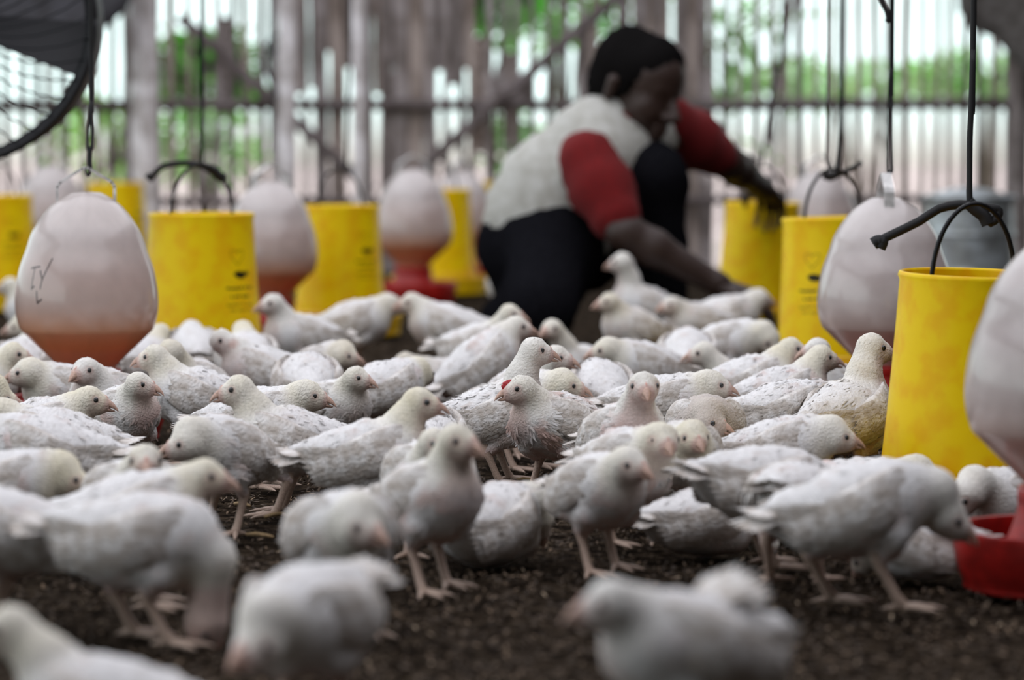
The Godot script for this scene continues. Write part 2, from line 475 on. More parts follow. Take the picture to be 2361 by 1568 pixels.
func materials() -> void:
	var grain := noise_tex(256, 0.03, Color(0.80, 0.80, 0.80), Color(1, 1, 1), 4, 3)
	var fine := noise_tex(256, 0.06, Color(0.1, 0.1, 0.1), Color(1, 1, 1), 4, 9)
	var blotch := noise_tex(256, 0.015, Color(0.72, 0.70, 0.68), Color(1, 1, 1), 4, 12)
	var soft := noise_tex(256, 0.03, Color(0.93, 0.93, 0.93), Color(1, 1, 1), 4, 3)
	var f := mat("feather", Color(1, 1, 1), 0.95, 0.0, soft, 14.0)
	f.vertex_color_use_as_albedo = true
	f.metallic_specular = 0.2
	relief(f, fine, 0.09)
	f.rim_enabled = true
	f.rim = 0.25
	f.rim_tint = 0.5
	var q := mat("quill", Color(1, 1, 1), 0.9, 0.0, soft, 14.0)
	q.metallic_specular = 0.2
	q.vertex_color_use_as_albedo = true
	q.backlight_enabled = true
	q.backlight = Color(0.25, 0.24, 0.23)
	var wg := mat("wing", Color(0.90, 0.89, 0.88), 0.95, 0.0, noise_tex(256, 0.02, Color(0.80, 0.77, 0.74), Color(1, 1, 1), 4, 71), 9.0)
	wg.metallic_specular = 0.15
	relief(wg, fine, 0.12)
	wg.backlight_enabled = true
	wg.backlight = Color(0.2, 0.2, 0.2)
	mat("beak", Color(0.80, 0.66, 0.59), 0.45, 0.0, grain, 40.0)
	mat("comb_pale", Color(0.80, 0.62, 0.57), 0.6)
	mat("comb_red", Color(0.66, 0.13, 0.15), 0.55)
	var e := mat("eye", Color(0.02, 0.017, 0.015), 0.08)
	e.clearcoat_enabled = true
	mat("shank", Color(0.80, 0.70, 0.63), 0.6, 0.0, grain, 60.0)
	# plastic ware
	mat("yellow_plain", Color(0.93, 0.77, 0.01), 0.42, 0.0, noise_tex(256, 0.012, Color(0.90, 0.84, 0.72), Color(1, 1, 1), 4, 21), 2.2)
	mat("red", Color(0.70, 0.11, 0.09), 0.45, 0.0, noise_tex(256, 0.02, Color(0.78, 0.72, 0.68), Color(1, 1, 1), 4, 81), 6.0)
	var w := mat("milky", Color(1, 1, 1, 0.93), 0.28, 0.0, noise_tex(256, 0.02, Color(0.93, 0.92, 0.92), Color(1, 1, 1), 3, 31), 3.0)
	w.transparency = BaseMaterial3D.TRANSPARENCY_ALPHA
	w.clearcoat_enabled = true
	w.clearcoat = 1.0
	w.clearcoat_roughness = 0.12
	w.vertex_color_use_as_albedo = true
	w.backlight_enabled = true
	w.backlight = Color(0.9, 0.87, 0.84)
	var o := mat("drink", Color(1, 1, 1), 0.4)
	o.vertex_color_use_as_albedo = true
	o.backlight_enabled = true
	o.backlight = Color(1, 1, 1)
	mat("white_plastic", Color(0.90, 0.89, 0.88), 0.35, 0.0, grain, 5.0)
	mat("cord", Color(0.045, 0.045, 0.05), 0.7)
	mat("wire", Color(0.10, 0.10, 0.11), 0.45, 0.6)
	# bamboo and earth
	mat("bamboo_grey", Color(0.64, 0.60, 0.595), 0.8, 0.0, blotch, 1.6)
	mat("bamboo_tan", Color(0.68, 0.62, 0.59), 0.75, 0.0, blotch, 1.3)
	mat("bamboo_dark", Color(0.55, 0.51, 0.50), 0.85, 0.0, blotch, 1.9)
	mat("bamboo_rail", Color(0.47, 0.43, 0.43), 0.85, 0.0, blotch, 1.9)
	mat("post_grey", Color(0.95, 0.93, 0.94), 0.8, 0.0, blotch, 2.3)
	mat("roof", Color(0.45, 0.43, 0.42), 0.8, 0.0, blotch, 0.8)
	mat("tarp", Color(0.27, 0.265, 0.29), 0.7, 0.0, blotch, 2.0)
	mat("mat_weave", Color(0.40, 0.38, 0.37), 0.9, 0.0, blotch, 4.0)
	var g := mat("soil", Color(0.30, 0.265, 0.23), 1.0, 0.0, noise_tex(1024, 0.02, Color(0.45, 0.42, 0.40), Color(1.0, 0.97, 0.92), 6, 41), 1.4, true)
	relief(g, noise_tex(1024, 0.05, Color(0, 0, 0), Color(1, 1, 1), 5, 44), 1.6)
	g.metallic_specular = 0.1
	mat("husk", Color(1, 1, 1), 0.95).vertex_color_use_as_albedo = true
	mat("straw", Color(0.62, 0.52, 0.37), 0.85, 0.0, grain, 20.0)
	mat("pale_ground", Color(0.86, 0.80, 0.77), 0.95, 0.0, noise_tex(512, 0.01, Color(0.86, 0.84, 0.83), Color(1, 1, 1), 4, 51), 0.25, true)
	var lf := mat("leaf", Color(1, 1, 1), 0.5)
	lf.vertex_color_use_as_albedo = true
	lf.backlight_enabled = true
	lf.backlight = Color(0.6, 0.75, 0.2)
	mat("stem", Color(0.36, 0.31, 0.22), 0.9, 0.0, grain, 6.0)
	# metal
	mat("zinc", Color(0.80, 0.84, 0.86), 0.38, 0.55, blotch, 3.0)
	mat("fan_dark", Color(0.10, 0.10, 0.115), 0.5, 0.2)
	mat("fan_wire", Color(0.16, 0.17, 0.18), 0.4, 0.7)
	# the man
	mat("skin", Color(0.22, 0.145, 0.115), 0.55, 0.0, grain, 20.0)
	mat("hair", Color(0.10, 0.095, 0.095), 1.0, 0.0, grain, 30.0).metallic_specular = 0.0
	mat("shirt", Color(0.74, 0.74, 0.72), 0.9, 0.0, noise_tex(256, 0.02, Color(0.86, 0.85, 0.83), Color(1, 1, 1), 4, 61), 5.0)
	mat("sleeve", Color(0.44, 0.02, 0.03), 1.0, 0.0, grain, 9.0)
	mat("trousers", Color(0.10, 0.10, 0.115), 1.0, 0.0, grain, 8.0).metallic_specular = 0.0
	mat("sandal", Color(0.06, 0.05, 0.05), 0.7)

# ---------------------------------------------------------------- the house
func bamboo_mesh(length: float, r: float, seedn: int, half := false) -> ArrayMesh:       # upright culm, or a split half of one, with nodes
	var st := start()
	var g := rng(seedn)
	var sides := 9
	var rows := 22
	var rings := []
	var lean := g.randf_range(-0.006, 0.006)
	for i in rows + 1:
		var y := length * i / rows
		var bump := 1.0 + 0.10 * maxf(0.0, cos(y * TAU / 0.36 + seedn)) ** 12
		var ring := []
		var ox := lean * sin(y * 2.3 + seedn) + noise.get_noise_2d(y * 3.0, seedn * 9.0) * 0.006
		for k in sides:
			var a := PI * k / (sides - 1) if half else TAU * k / sides
			ring.append(Vector3(ox + cos(a) * r * bump, y, sin(a) * r * bump * (0.55 if half else 1.0)))
		rings.append(ring)
	for i in rows:
		for k in (sides - 1 if half else sides):
			var k2 := (k + 1) % sides
			quad(st, rings[i][k], rings[i][k2], rings[i + 1][k2], rings[i + 1][k])
		if half: quad(st, rings[i][sides - 1], rings[i][0], rings[i + 1][0], rings[i + 1][sides - 1])
	for e in [0, rows]:
		for k in range(1, sides - 1):
			tri(st, rings[e][0], rings[e][k + 1] if e else rings[e][k], rings[e][k] if e else rings[e][k + 1])
	return done(st)

func bar(called: String, a: Vector3, b: Vector3, r: float, m: Material, parent: Node, sd: int) -> void:
	var y := (b - a).normalized()
	var x := y.cross(Vector3.BACK if absf(y.z) < 0.9 else Vector3.UP).normalized()
	part(called, bamboo_mesh((b - a).length(), r, sd), m, parent, Transform3D(Basis(x, y, x.cross(y)), a))

func setting() -> void:
	var zb := floor_at(1180, 617).z
	var st := start()
	# floor with a gently uneven surface
	var nx := 60
	var nz := 90
	var h := func(x: float, z: float) -> float: return (noise.get_noise_2d(x * 2.2, z * 2.2) * 0.5 + noise.get_noise_2d(x * 9.0, z * 9.0) * 0.5) * 0.010 - 0.006
	for i in nx:
		for j in nz:
			var x0 := -5.0 + 9.5 * i / nx
			var x1 := -5.0 + 9.5 * (i + 1) / nx
			var z0 := zb - 0.3 + (2.6 - zb) * j / nz
			var z1 := zb - 0.3 + (2.6 - zb) * (j + 1) / nz
			quad(st, Vector3(x0, h.call(x0, z0), z0), Vector3(x1, h.call(x1, z0), z0), Vector3(x1, h.call(x1, z1), z1), Vector3(x0, h.call(x0, z1), z1))
	box(st, Vector3(-0.25, -0.12, (zb + 2.0) / 2), Vector3(4.75, 0.09, (2.6 - zb) / 2))
	tag(part("floor", done(st), M.soil, self), "dark brown litter floor of the poultry house", "floor", "", "structure")

	# back wall: upright split bamboo, rails, posts, braces, all parts of the wall
	var wall := thing("wall_back", "back wall of upright split bamboo slats with light through the gaps", "wall", Vector3.ZERO, 0, "", "structure")
	var kinds := []
	for i in 7: kinds.append(bamboo_mesh(2.55, 0.0118 + 0.0009 * i, 60 + i, true))
	var wide := []
	for i in 4: wide.append(bamboo_mesh(2.55, 0.024 + 0.0025 * i, 80 + i, true))
	var g := rng(3)
	var cols := [M.bamboo_grey, M.bamboo_tan, M.bamboo_dark]
	var x := -2.75
	var n := 0
	while x < 2.75:
		var px := MID.x + x * 617.0
		var dense := px > 650 and px < 1080 or px > 1400 and px < 1640 or px < -40
		var gap := g.randf_range(0.051, 0.060) if not dense else g.randf_range(0.050, 0.062)
		var tilt := g.randf_range(-0.008, 0.008)
		var b := Basis(Vector3.BACK, tilt)
		part("bamboo_slat", wide[n % 4] if dense and g.randf() < 0.3 else kinds[n % 7], cols[g.randi() % 3], wall, Transform3D(b, Vector3(x, -0.05, zb + g.randf_range(-0.01, 0.01))))
		var low := -0.05
		var up := -1.0
		if px > 640 and px < 1080 or px < -40:
			if g.randf() < 0.9:
				low = g.randf_range(0.60, 0.82)
				up = 2.5
			elif g.randf() < 0.3: up = 2.5
		elif px >= 1080 and px < 1420:
			if g.randf() < 0.75:
				low = g.randf_range(0.25, 0.66)
				up = g.randf_range(0.72, 0.95)
		elif px >= 1420 and px < 1620:
			if g.randf() < 0.7: up = 2.5
		elif g.randf() < 0.12:
			low = g.randf_range(-0.05, 0.6)
			up = low + g.randf_range(0.2, 0.5)
		if up > 0.0:      # a second slat nailed over the gap outside
			part("bamboo_slat", wide[n % 4], cols[g.randi() % 3], wall, Transform3D(b.scaled(Vector3(0.8, (up - low) / 2.55, 1)), Vector3(x + gap * 0.5, low, zb - 0.035)))
		x += gap
		n += 1
	var zr := zb + 0.05
	for r in [[240.0, 0.021], [462.0, 0.016], [-470.0, 0.022]]:
		var a := at(-520, r[0] + 4, 625)
		var c := at(2900, r[0] - 2, 625)
		bar("bamboo_rail", Vector3(a.x, a.y, zr), Vector3(c.x, c.y, zr), r[1], M.bamboo_rail, wall, int(r[0]) + 700)
	var pz := zb + 0.13
	for p in [[336.0, 0.052, M.post_grey], [664.0, 0.036, M.post_grey], [832.0, 0.027, M.post_grey], [2352.0, 0.035, M.bamboo_dark], [-700.0, 0.05, M.post_grey], [2900.0, 0.05, M.post_grey]]:
		var c := floor_at(p[0], 625)
		bar("bamboo_post", Vector3(c.x, -0.05, pz), Vector3(c.x - 0.006, 2.56, pz), p[1], p[2], wall, int(p[0]))
	for d in [[1480.0, -60.0, 900.0, 450.0, 0.023], [420.0, 40.0, 860.0, 440.0, 0.022], [2500.0, 20.0, 2120.0, -240.0, 0.02], [1830.0, -20.0, 1770.0, 330.0, 0.009]]:
		var a := at(d[0], d[1], 622)
		var c := at(d[2], d[3], 622)
		a.z = zb + 0.1
		c.z = zb + 0.1
		bar("bamboo_brace", a, c, d[4], M.bamboo_rail, wall, int(d[0]) + 31)

	# side walls, wall behind the camera, roof; the left side is open above a low wall, the roof opening is added, widened for top light
	var side := start()
	box(side, Vector3(-4.6, 0.2, zb / 2 + 1), Vector3(0.06, 0.25, -zb / 2 + 1.2))
	tag(part("wall_left", done(side), M.roof, self), "low grey side wall along the open left side", "wall", "", "structure")
	side = start()
	box(side, Vector3(4.2, 1.25, zb / 2 + 1), Vector3(0.06, 1.3, -zb / 2 + 1.2))
	tag(part("wall_right", done(side), M.roof, self), "closed grey board wall along the right side", "wall", "", "structure")
	side = start()
	box(side, Vector3(-0.2, 1.25, 2.3), Vector3(4.4, 1.3, 0.06))
	tag(part("wall_front", done(side), M.roof, self), "closed grey board wall behind the camera", "wall", "", "structure")
	var roof := thing("ceiling", "grey roof with a wide open strip added to let daylight in", "ceiling", Vector3.ZERO, 0, "", "structure")
	for s in [[-5.4, -4.1, zb - 0.7, 3.0], [2.2, 4.9, zb - 0.7, 3.0], [-4.1, 2.2, zb - 0.7, zb + 0.5], [-4.1, 2.2, -1.2, 3.0]]:
		side = start()
		box(side, Vector3((s[0] + s[1]) / 2, 2.62, (s[2] + s[3]) / 2), Vector3((s[1] - s[0]) / 2, 0.04, (s[3] - s[2]) / 2))
		part("roof_panel", done(side), M.roof, roof)
	for i in 9:
		var z := zb + 0.6 + 1.5 * i
		bar("roof_beam", Vector3(-5.2, 2.53, z), Vector3(4.8, 2.53, z), 0.03, M.bamboo_tan, roof, 900 + i)

func outside() -> void:
	var zb := floor_at(1180, 617).z
	var st := start()
	for i in 24:
		for j in 24:
			var c := []
			for k in [[0, 0], [1, 0], [1, 1], [0, 1]]:
				var x: float = -40.0 + 80.0 * (i + k[0]) / 24
				var z: float = zb - 0.3 - 44.0 * (j + k[1]) / 24
				c.append(Vector3(x, -0.12 + noise.get_noise_2d(x * 0.3, z * 0.3) * 0.08, z))
			quad(st, c[0], c[3], c[2], c[1])
	tag(part("ground", done(st), M.pale_ground, self), "pale bare yard ground outside the bamboo wall", "ground", "", "structure")
	st = start()
	box(st, Vector3(-16.0, -0.14, zb / 2), Vector3(11.0, 0.02, 16.0))
	tag(part("ground_side", done(st), M.pale_ground, self), "pale bare yard beside the open left side", "ground", "", "structure")
	# one leaf, two kinds
	var leaves := []
	for kind in 2:
		st = start()
		var L := 0.16 if kind == 0 else 0.42
		var W := 0.035 if kind == 0 else 0.05
		var rows := 6
		for i in rows:
			for s in [-1.0, 1.0]:
				var p := []
				for k in [[i, 0], [i + 1, 0], [i + 1, 1], [i, 1]]:
					var t := float(k[0]) / rows
					var w: float = W * sin(PI * pow(t, 0.7)) * k[1]
					p.append(Vector3(s * w, -0.35 * L * t * t + 0.3 * w, L * t))
				if s > 0: quad(st, p[0], p[1], p[2], p[3])
				else: quad(st, p[3], p[2], p[1], p[0])
		leaves.append(done(st))
	var plants := [
		# px, metres behind the wall, rows of its top and lowest leaves, spread, leaves, long leaves?, colour, label
		[470.0, 1.2, 100.0, 238.0, 0.17, 300, 0, Color(0.20, 0.62, 0.08), "bright green bush outside the wall above the printed yellow feeder"],
		[470.0, 3.2, 262.0, 430.0, 0.24, 150, 0, Color(0.46, 0.74, 0.34), "low pale green bush outside the wall behind the printed yellow feeder"],
		[240.0, 3.0, 235.0, 420.0, 0.26, 120, 0, Color(0.56, 0.76, 0.40), "pale yellowish green bush outside the wall below the fan"],
		[1135.0, 1.5, -70.0, 95.0, 0.13, 260, 0, Color(0.18, 0.70, 0.06), "tall vivid green bush outside the wall left of the man's head"],
		[1300.0, 2.4, -90.0, 115.0, 0.22, 260, 0, Color(0.36, 0.76, 0.24), "tall light green bush outside the wall nearest the man's head"],
		[1668.0, 1.1, -60.0, 330.0, 0.04, 30, 1, Color(0.40, 0.70, 0.34), "slender long-leaved green plant outside the wall right of the man"],
		[1186.0, 2.0, 255.0, 430.0, 0.045, 60, 0, Color(0.36, 0.68, 0.30), "narrow green plant outside the wall above the man's back"],
		[1980.0, 5.2, 165.0, 236.0, 0.75, 380, 0, Color(0.46, 0.72, 0.40), "pale green bush outside the wall behind the hanging cords"],
		[2270.0, 4.4, 140.0, 236.0, 0.42, 240, 0, Color(0.44, 0.70, 0.36), "pale green bush outside the right end of the wall"],
		[-260.0, 4.0, -60.0, 240.0, 0.6, 300, 0, Color(0.30, 0.60, 0.20), "green bush outside past the left end of the wall"],
		[2660.0, 3.0, -60.0, 240.0, 0.6, 300, 0, Color(0.30, 0.60, 0.20), "green bush outside past the right end of the wall"],
	]
	for i in plants.size():
		var p: Array = plants[i]
		var g := rng(400 + i)
		var ps: float = FOCAL / (-zb + p[1])
		var where := floor_at(p[0], ps)
		where.y = -0.12
		var hi: float = at(p[0], p[2], ps).y + 0.12
		var lo: float = at(p[0], p[3], ps).y + 0.12
		var t := thing("leafy_bush" if p[6] == 0 else "long_leaved_plant", p[8], "bush" if p[6] == 0 else "plant", where, 0, "plants outside the bamboo wall")
		var sb := start()
		for k in 6:
			var e := Vector3(g.randf_range(-1, 1) * p[4] * 0.6, lerpf(lo, hi, g.randf_range(0.5, 0.95)), g.randf_range(-1, 1) * p[4] * 0.5)
			tube(sb, curve([Vector3(0, 0, 0), e * Vector3(0.3, 0.5, 0.3), e], 6), 0.008, 5)
		part("stem", done(sb), M.stem, t)
		var mm := MultiMesh.new()
		mm.transform_format = MultiMesh.TRANSFORM_3D
		mm.use_colors = true
		mm.mesh = leaves[p[6]]
		mm.instance_count = p[5]
		for k in mm.instance_count:
			var y := pow(g.randf(), 0.7)
			var r: float = sqrt(g.randf()) * p[4] * (0.5 + 0.5 * sin(PI * y))
			var a := g.randf() * TAU
			var pos := Vector3(cos(a) * r, lerpf(lo, hi, y), sin(a) * r)
			var b := Basis.from_euler(Vector3(g.randf_range(-0.9, 0.4), a + PI / 2 + g.randf_range(-1, 1), g.randf_range(-0.5, 0.5)))
			mm.set_instance_transform(k, Transform3D(b.scaled(Vector3.ONE * g.randf_range(0.6, 1.2)), pos))
			var c: Color = p[7] * g.randf_range(0.7, 1.3)
			mm.set_instance_color(k, Color(c.r, c.g, c.b))
		var f := MultiMeshInstance3D.new()
		f.name = "foliage"
		f.multimesh = mm
		f.material_override = M.leaf
		f.set_meta("kind", "stuff")
		t.add_child(f)

# ---------------------------------------------------------------- feeders, drinkers, bin
func print_texture() -> ImageTexture:       # yellow with a dark printed mark: outline drawing, a dark bird shape and lines of small print
	var im := Image.create(1024, 512, false, Image.FORMAT_RGB8)
	var g := rng(77)
	for y in 512:
		for x in 1024:
			var n := noise.get_noise_3d(cos(TAU * x / 1024.0) * 2.2, y * 0.012, sin(TAU * x / 1024.0) * 2.2)
			var s := smooth(-0.3, 0.6, n) * 0.35
			im.set_pixel(x, y, Color(0.93 - 0.05 * maxf(s, 0), 0.79 - 0.22 * maxf(s, 0), 0.01))
	var ink := Color(0.12, 0.11, 0.04)
	var soft := Color(0.52, 0.44, 0.03)
	var cx := 768
	var dots := func(x: float, y: float, r: float, c: Color) -> void:
		for j in range(-int(r), int(r) + 1):
			for i in range(-int(r), int(r) + 1):
				if i * i + j * j <= r * r: im.set_pixel(posmod(int(x) + i, 1024), clampi(int(y) + j, 0, 511), c)
	for k in 120:                                  # the outline of a drinker-like heart shape
		var a := TAU * k / 120.0
		dots.call(cx - 8 + 26 * pow(sin(a), 3), 122 - (20 * cos(a) - 8 * cos(2 * a) - 3 * cos(3 * a)), 1.3, soft)
	for k in 400:                                  # the dark bird
		var a := g.randf() * TAU
		var r := sqrt(g.randf())
		dots.call(cx + 22 * r * cos(a) + 4 * sin(a), 176 + 10 * r * sin(a), 1.5, ink)
	for k in 60: dots.call(cx + 18 + g.randf_range(0, 18), 172 + g.randf_range(-5, 5), 1.5, ink)
	for row in [[214, 50, ink, 2.6], [238, 36, ink, 2.4], [262, 50, soft, 2.0], [278, 40, soft, 2.0]]:
		var x: float = cx - row[1]
		while x < cx + row[1]:
			var w := g.randf_range(4, 7)
			dots.call(x, row[0] + g.randf_range(-2, 2), row[3], row[2])
			dots.call(x + w * 0.5, row[0] + g.randf_range(-3, 3), row[3], row[2])
			x += w + (7.0 if g.randf() < 0.15 else 1.0)
	return ImageTexture.create_from_image(im)

func feeder_meshes() -> void:
	var R := 0.0985
	var H := 0.335
	# tube, slightly wider at the foot, open at the top, with a rolled rim
	shared.tube_wall = lathe([[R - 0.004, H - 0.06], [R - 0.004, H - 0.004], [R - 0.001, H], [R + 0.0015, H - 0.001], [R + 0.003, H - 0.006], [R + 0.0005, H - 0.012],
		[R + 0.003, H * 0.8], [R + 0.007, H * 0.6], [R + 0.011, H * 0.42], [R + 0.015, H * 0.27], [R + 0.018, 0.06], [R + 0.014, 0.056], [R + 0.007, 0.15], [R, 0.25], [R - 0.004, H - 0.06]], 56)
	shared.pan = lathe(smooth_profile([[0.03, 0.030], [0.09, 0.018], [0.135, 0.012], [0.148, 0.035], [0.151, 0.057], [0.156, 0.058], [0.157, 0.053], [0.152, 0.02], [0.140, 0.002], [0.02, 0.0]], 4), 56)
	shared.grid_ring = lathe([[0.119, 0.070], [0.124, 0.068], [0.124, 0.056], [0.119, 0.055]], 56)
	var st := start()
	var arc := []
	for i in 25:
		var a := PI * i / 24.0
		arc.append(Vector3(cos(a) * 0.060, H - 0.015 + sin(a) * 0.108, 0))
	tube(st, arc, 0.0034, 6)
	shared.bail = done(st)
	st = start()
	box(st, Vector3(0, H - 0.02, 0), Vector3(0.098, 0.004, 0.006))
	shared.spokes = done(st)

func feeder(px: float, s: float, turn: float, label: String, tilt := 0.0, top := 0.0) -> Node3D:
	if not shared.has("tube_wall"): feeder_meshes()
	var t := thing("tube_feeder", label, "feeder", floor_at(px, s), turn, "yellow tube feeders hung over the litter")
	t.rotation.z = tilt
	t.scale = Vector3.ONE * (top / 0.335 if top else 1.0)
	part("feed_tube", shared.tube_wall, M.yellow, t)
	part("feed_pan", shared.pan, M.yellow_plain, t)
	part("pan_ring", shared.grid_ring, M.yellow_plain, t)
	part("support_bar", shared.spokes, M.yellow_plain, t)
	part("wire_handle", shared.bail, M.wire, t, Transform3D(Basis(Vector3.UP, -turn + 0.25), Vector3.ZERO))
	return t

func drinker_meshes() -> void:
	var prof := [[0.0, 0.410], [0.014, 0.409], [0.030, 0.4055], [0.060, 0.384], [0.087, 0.347], [0.099, 0.314], [0.112, 0.276], [0.118, 0.226], [0.1115, 0.188], [0.098, 0.171], [0.057, 0.131], [0.047, 0.118], [0.046, 0.105]]
	var inner := []
	for p in smooth_profile(prof, 5):
		if p[1] < 0.352: inner.append([p[0] * 0.955, p[1]])
	inner.push_front([0.0, inner[0][1]])
	inner.append([0.0, 0.106])
	for kind in 2:
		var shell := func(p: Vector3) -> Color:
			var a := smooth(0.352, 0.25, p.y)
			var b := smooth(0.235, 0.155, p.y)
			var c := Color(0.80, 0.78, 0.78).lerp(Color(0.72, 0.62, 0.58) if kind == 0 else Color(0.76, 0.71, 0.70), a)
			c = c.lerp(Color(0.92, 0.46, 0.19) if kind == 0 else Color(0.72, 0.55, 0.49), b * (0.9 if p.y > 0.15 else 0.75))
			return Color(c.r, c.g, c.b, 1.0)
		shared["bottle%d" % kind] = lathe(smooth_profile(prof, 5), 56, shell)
		var tint := func(p: Vector3) -> Color:
			var low := clampf((0.235 - p.y) / 0.10, 0, 1)
			var c := Color(0.86, 0.74, 0.69).lerp(Color(0.95, 0.42, 0.10) if kind == 0 else Color(0.86, 0.66, 0.58), low * low * (3 - 2 * low))
			return c.lerp(Color(0.80, 0.48, 0.28), clampf((0.15 - p.y) / 0.02, 0, 1))
		shared["water%d" % kind] = lathe(inner, 48, tint)
	shared.base = lathe(smooth_profile([[0.048, 0.116], [0.054, 0.112], [0.058, 0.085], [0.075, 0.045], [0.105, 0.028], [0.120, 0.036], [0.124, 0.066], [0.127, 0.071], [0.1305, 0.068], [0.128, 0.040], [0.118, 0.010], [0.108, 0.0], [0.02, 0.0]], 4), 56)
	shared.collar = lathe([[0.047, 0.118], [0.055, 0.118], [0.056, 0.113], [0.056, 0.100], [0.052, 0.098]], 40)
	var st := start()      # flat carrying strap over the top
	var path := [Vector3(-0.047, 0.392, 0), Vector3(-0.047, 0.418, 0), Vector3(-0.042, 0.425, 0), Vector3(-0.006, 0.4475, 0), Vector3(0, 0.4495, 0), Vector3(0.006, 0.4475, 0), Vector3(0.042, 0.425, 0), Vector3(0.047, 0.418, 0), Vector3(0.047, 0.392, 0)]
	for i in path.size() - 1:
		var a: Vector3 = path[i]
		var b: Vector3 = path[i + 1]
		var d := (b - a).normalized()
		box(st, (a + b) / 2, Vector3((b - a).length() / 2 + 0.001, 0.0022, 0.009), Basis(d, Vector3.BACK.cross(d), Vector3.BACK))
	shared.strap = done(st)

func drinker(px: float, s: float, turn: float, label: String, m: Material = null, k := 1.0, orange := true) -> Node3D:
	if not shared.has("bottle0"): drinker_meshes()
	var t := thing("bell_drinker", label, "drinker", floor_at(px, s), turn, "egg-shaped drinkers hung over the litter")
	t.scale = Vector3.ONE * k
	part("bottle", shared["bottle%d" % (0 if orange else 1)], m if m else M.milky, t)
	part("water", shared["water%d" % (0 if orange else 1)], M.drink, t)
	part("drinking_pan", shared.base, M.red, t)
	part("collar", shared.collar, M.red, t)
	part("carrying_strap", shared.strap, M.white_plastic, t)
	return t

func scribbled() -> StandardMaterial3D:     # a bottle with a handwritten black mark and grime
	var im := Image.create(1024, 512, false, Image.FORMAT_RGB8)
	for y in 512:
		for x in 1024:
			var n := noise.get_noise_3d(cos(TAU * x / 1024.0) * 3.0, y * 0.02, sin(TAU * x / 1024.0) * 3.0)
			var c := 0.97 + 0.03 * n
			im.set_pixel(x, y, Color(c, c * 0.99, c * 0.985))
	var pen := func(a: Vector2, b: Vector2, w: float) -> void:
		for i in 60:
			var p := a.lerp(b, i / 59.0)
			for dy in range(-2, 3):
				for dx in range(-2, 3):
					if Vector2(dx, dy).length() <= w: im.set_pixel(posmod(int(p.x) + dx, 1024), clampi(int(p.y) + dy, 0, 511), Color(0.30, 0.28, 0.28))
	var o := Vector2(610, 150)
	for s in [[0, 4, 30, 0], [14, 3, 12, 46], [34, 8, 44, 26], [64, -16, 44, 26], [44, 26, 40, 44], [12, 46, 20, 40], [30, 50, 34, 74], [34, 74, 46, 66]]:
		pen.call(o + Vector2(s[0], s[1]), o + Vector2(s[2], s[3]), 1.5)
	var w: StandardMaterial3D = M.milky.duplicate()
	w.uv1_triplanar = false
	w.uv1_scale = Vector3.ONE
	w.albedo_texture = ImageTexture.create_from_image(im)
	w.resource_name = "milky_scribbled"
	return w

func ware() -> void:
	var y: StandardMaterial3D = mat("yellow", Color(1, 1, 1), 0.42)
	y.metallic_specular = 0.32
	y.albedo_texture = print_texture()
	feeder(2222, 1690, 2.4, "large yellow tube feeder beside the nearest drinker, hung from a thick black cord", 0.035)
	feeder(467, 1130, 0.86, "yellow tube feeder with dark print behind the scribbled drinker", 0.0, 0.358)
	feeder(785, 905, 0.75, "yellow tube feeder right of the second milky drinker, pan rim showing")
	feeder(1012, 722, 1.6, "yellow tube feeder half behind a drinker with a red pan")
	feeder(1102, 640, 2.2, "yellow tube feeder just behind the man's back")
	feeder(1750, 870, 2.6, "yellow tube feeder that the man rests his hand on", 0.03)
	feeder(1930, 1130, -0.48, "yellow tube feeder with faded print behind the clean white drinker", 0.03, 0.35)
	feeder(-3, 790, 0.6, "yellow tube feeder cut by the left frame edge")
	feeder(268, 645, 1.0, "yellow tube feeder half behind the thick grey post")
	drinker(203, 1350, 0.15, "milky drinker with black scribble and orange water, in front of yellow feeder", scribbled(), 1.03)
	drinker(2457, 2000, 0.5, "nearest milky drinker, red pan, cut by the right frame edge", null, 1.0, false)
	drinker(2038, 1315, PI / 2 + 0.02, "clean white drinker hung on twin cords behind the large yellow feeder", null, 1.0, false)
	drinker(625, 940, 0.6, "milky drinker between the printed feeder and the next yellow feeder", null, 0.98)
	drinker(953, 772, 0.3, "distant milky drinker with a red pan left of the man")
	drinker(1064, 690, 0.9, "distant pale drinker between two yellow feeders behind the man's back", null, 0.95)
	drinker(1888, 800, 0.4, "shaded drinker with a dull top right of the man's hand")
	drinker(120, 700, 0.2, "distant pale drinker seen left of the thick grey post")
	# galvanised bin
	var b := floor_at(2232, 770)
	var t := thing("metal_bin", "galvanised grey metal bin against the right end of the wall", "bin", b)
	t.scale = Vector3(1, 0.86, 1)
	part("bin_body", lathe([[0.128, 0.372], [0.134, 0.376], [0.138, 0.372], [0.138, 0.364], [0.134, 0.355], [0.134, 0.26], [0.139, 0.255], [0.139, 0.245], [0.134, 0.24], [0.134, 0.13], [0.139, 0.125], [0.139, 0.115], [0.134, 0.11], [0.134, 0.01], [0.13, 0.0], [0.0, 0.0]], 48), M.zinc, t)
	part("bin_lid", lathe(smooth_profile([[0.0, 0.412], [0.05, 0.406], [0.12, 0.386], [0.142, 0.382], [0.144, 0.374], [0.140, 0.366]], 4), 48), M.zinc, t)

# ---------------------------------------------------------------- ropes, hooks, hanging sheets
func rope(label: String, lines: Array, group := "cords that hang from the roof") -> void:
	var t := thing("hanging_cord", label, "cord", lines[0][0][0], 0, group)
	for l in lines:
		var st := start()
		var pts := []
		for p in l[0]: pts.append(p - t.position)
		tube(st, curve(pts, 30), l[1], 6, l[3] if l.size() > 3 else 1.0)
		part(l[2], done(st), M.cord, t)

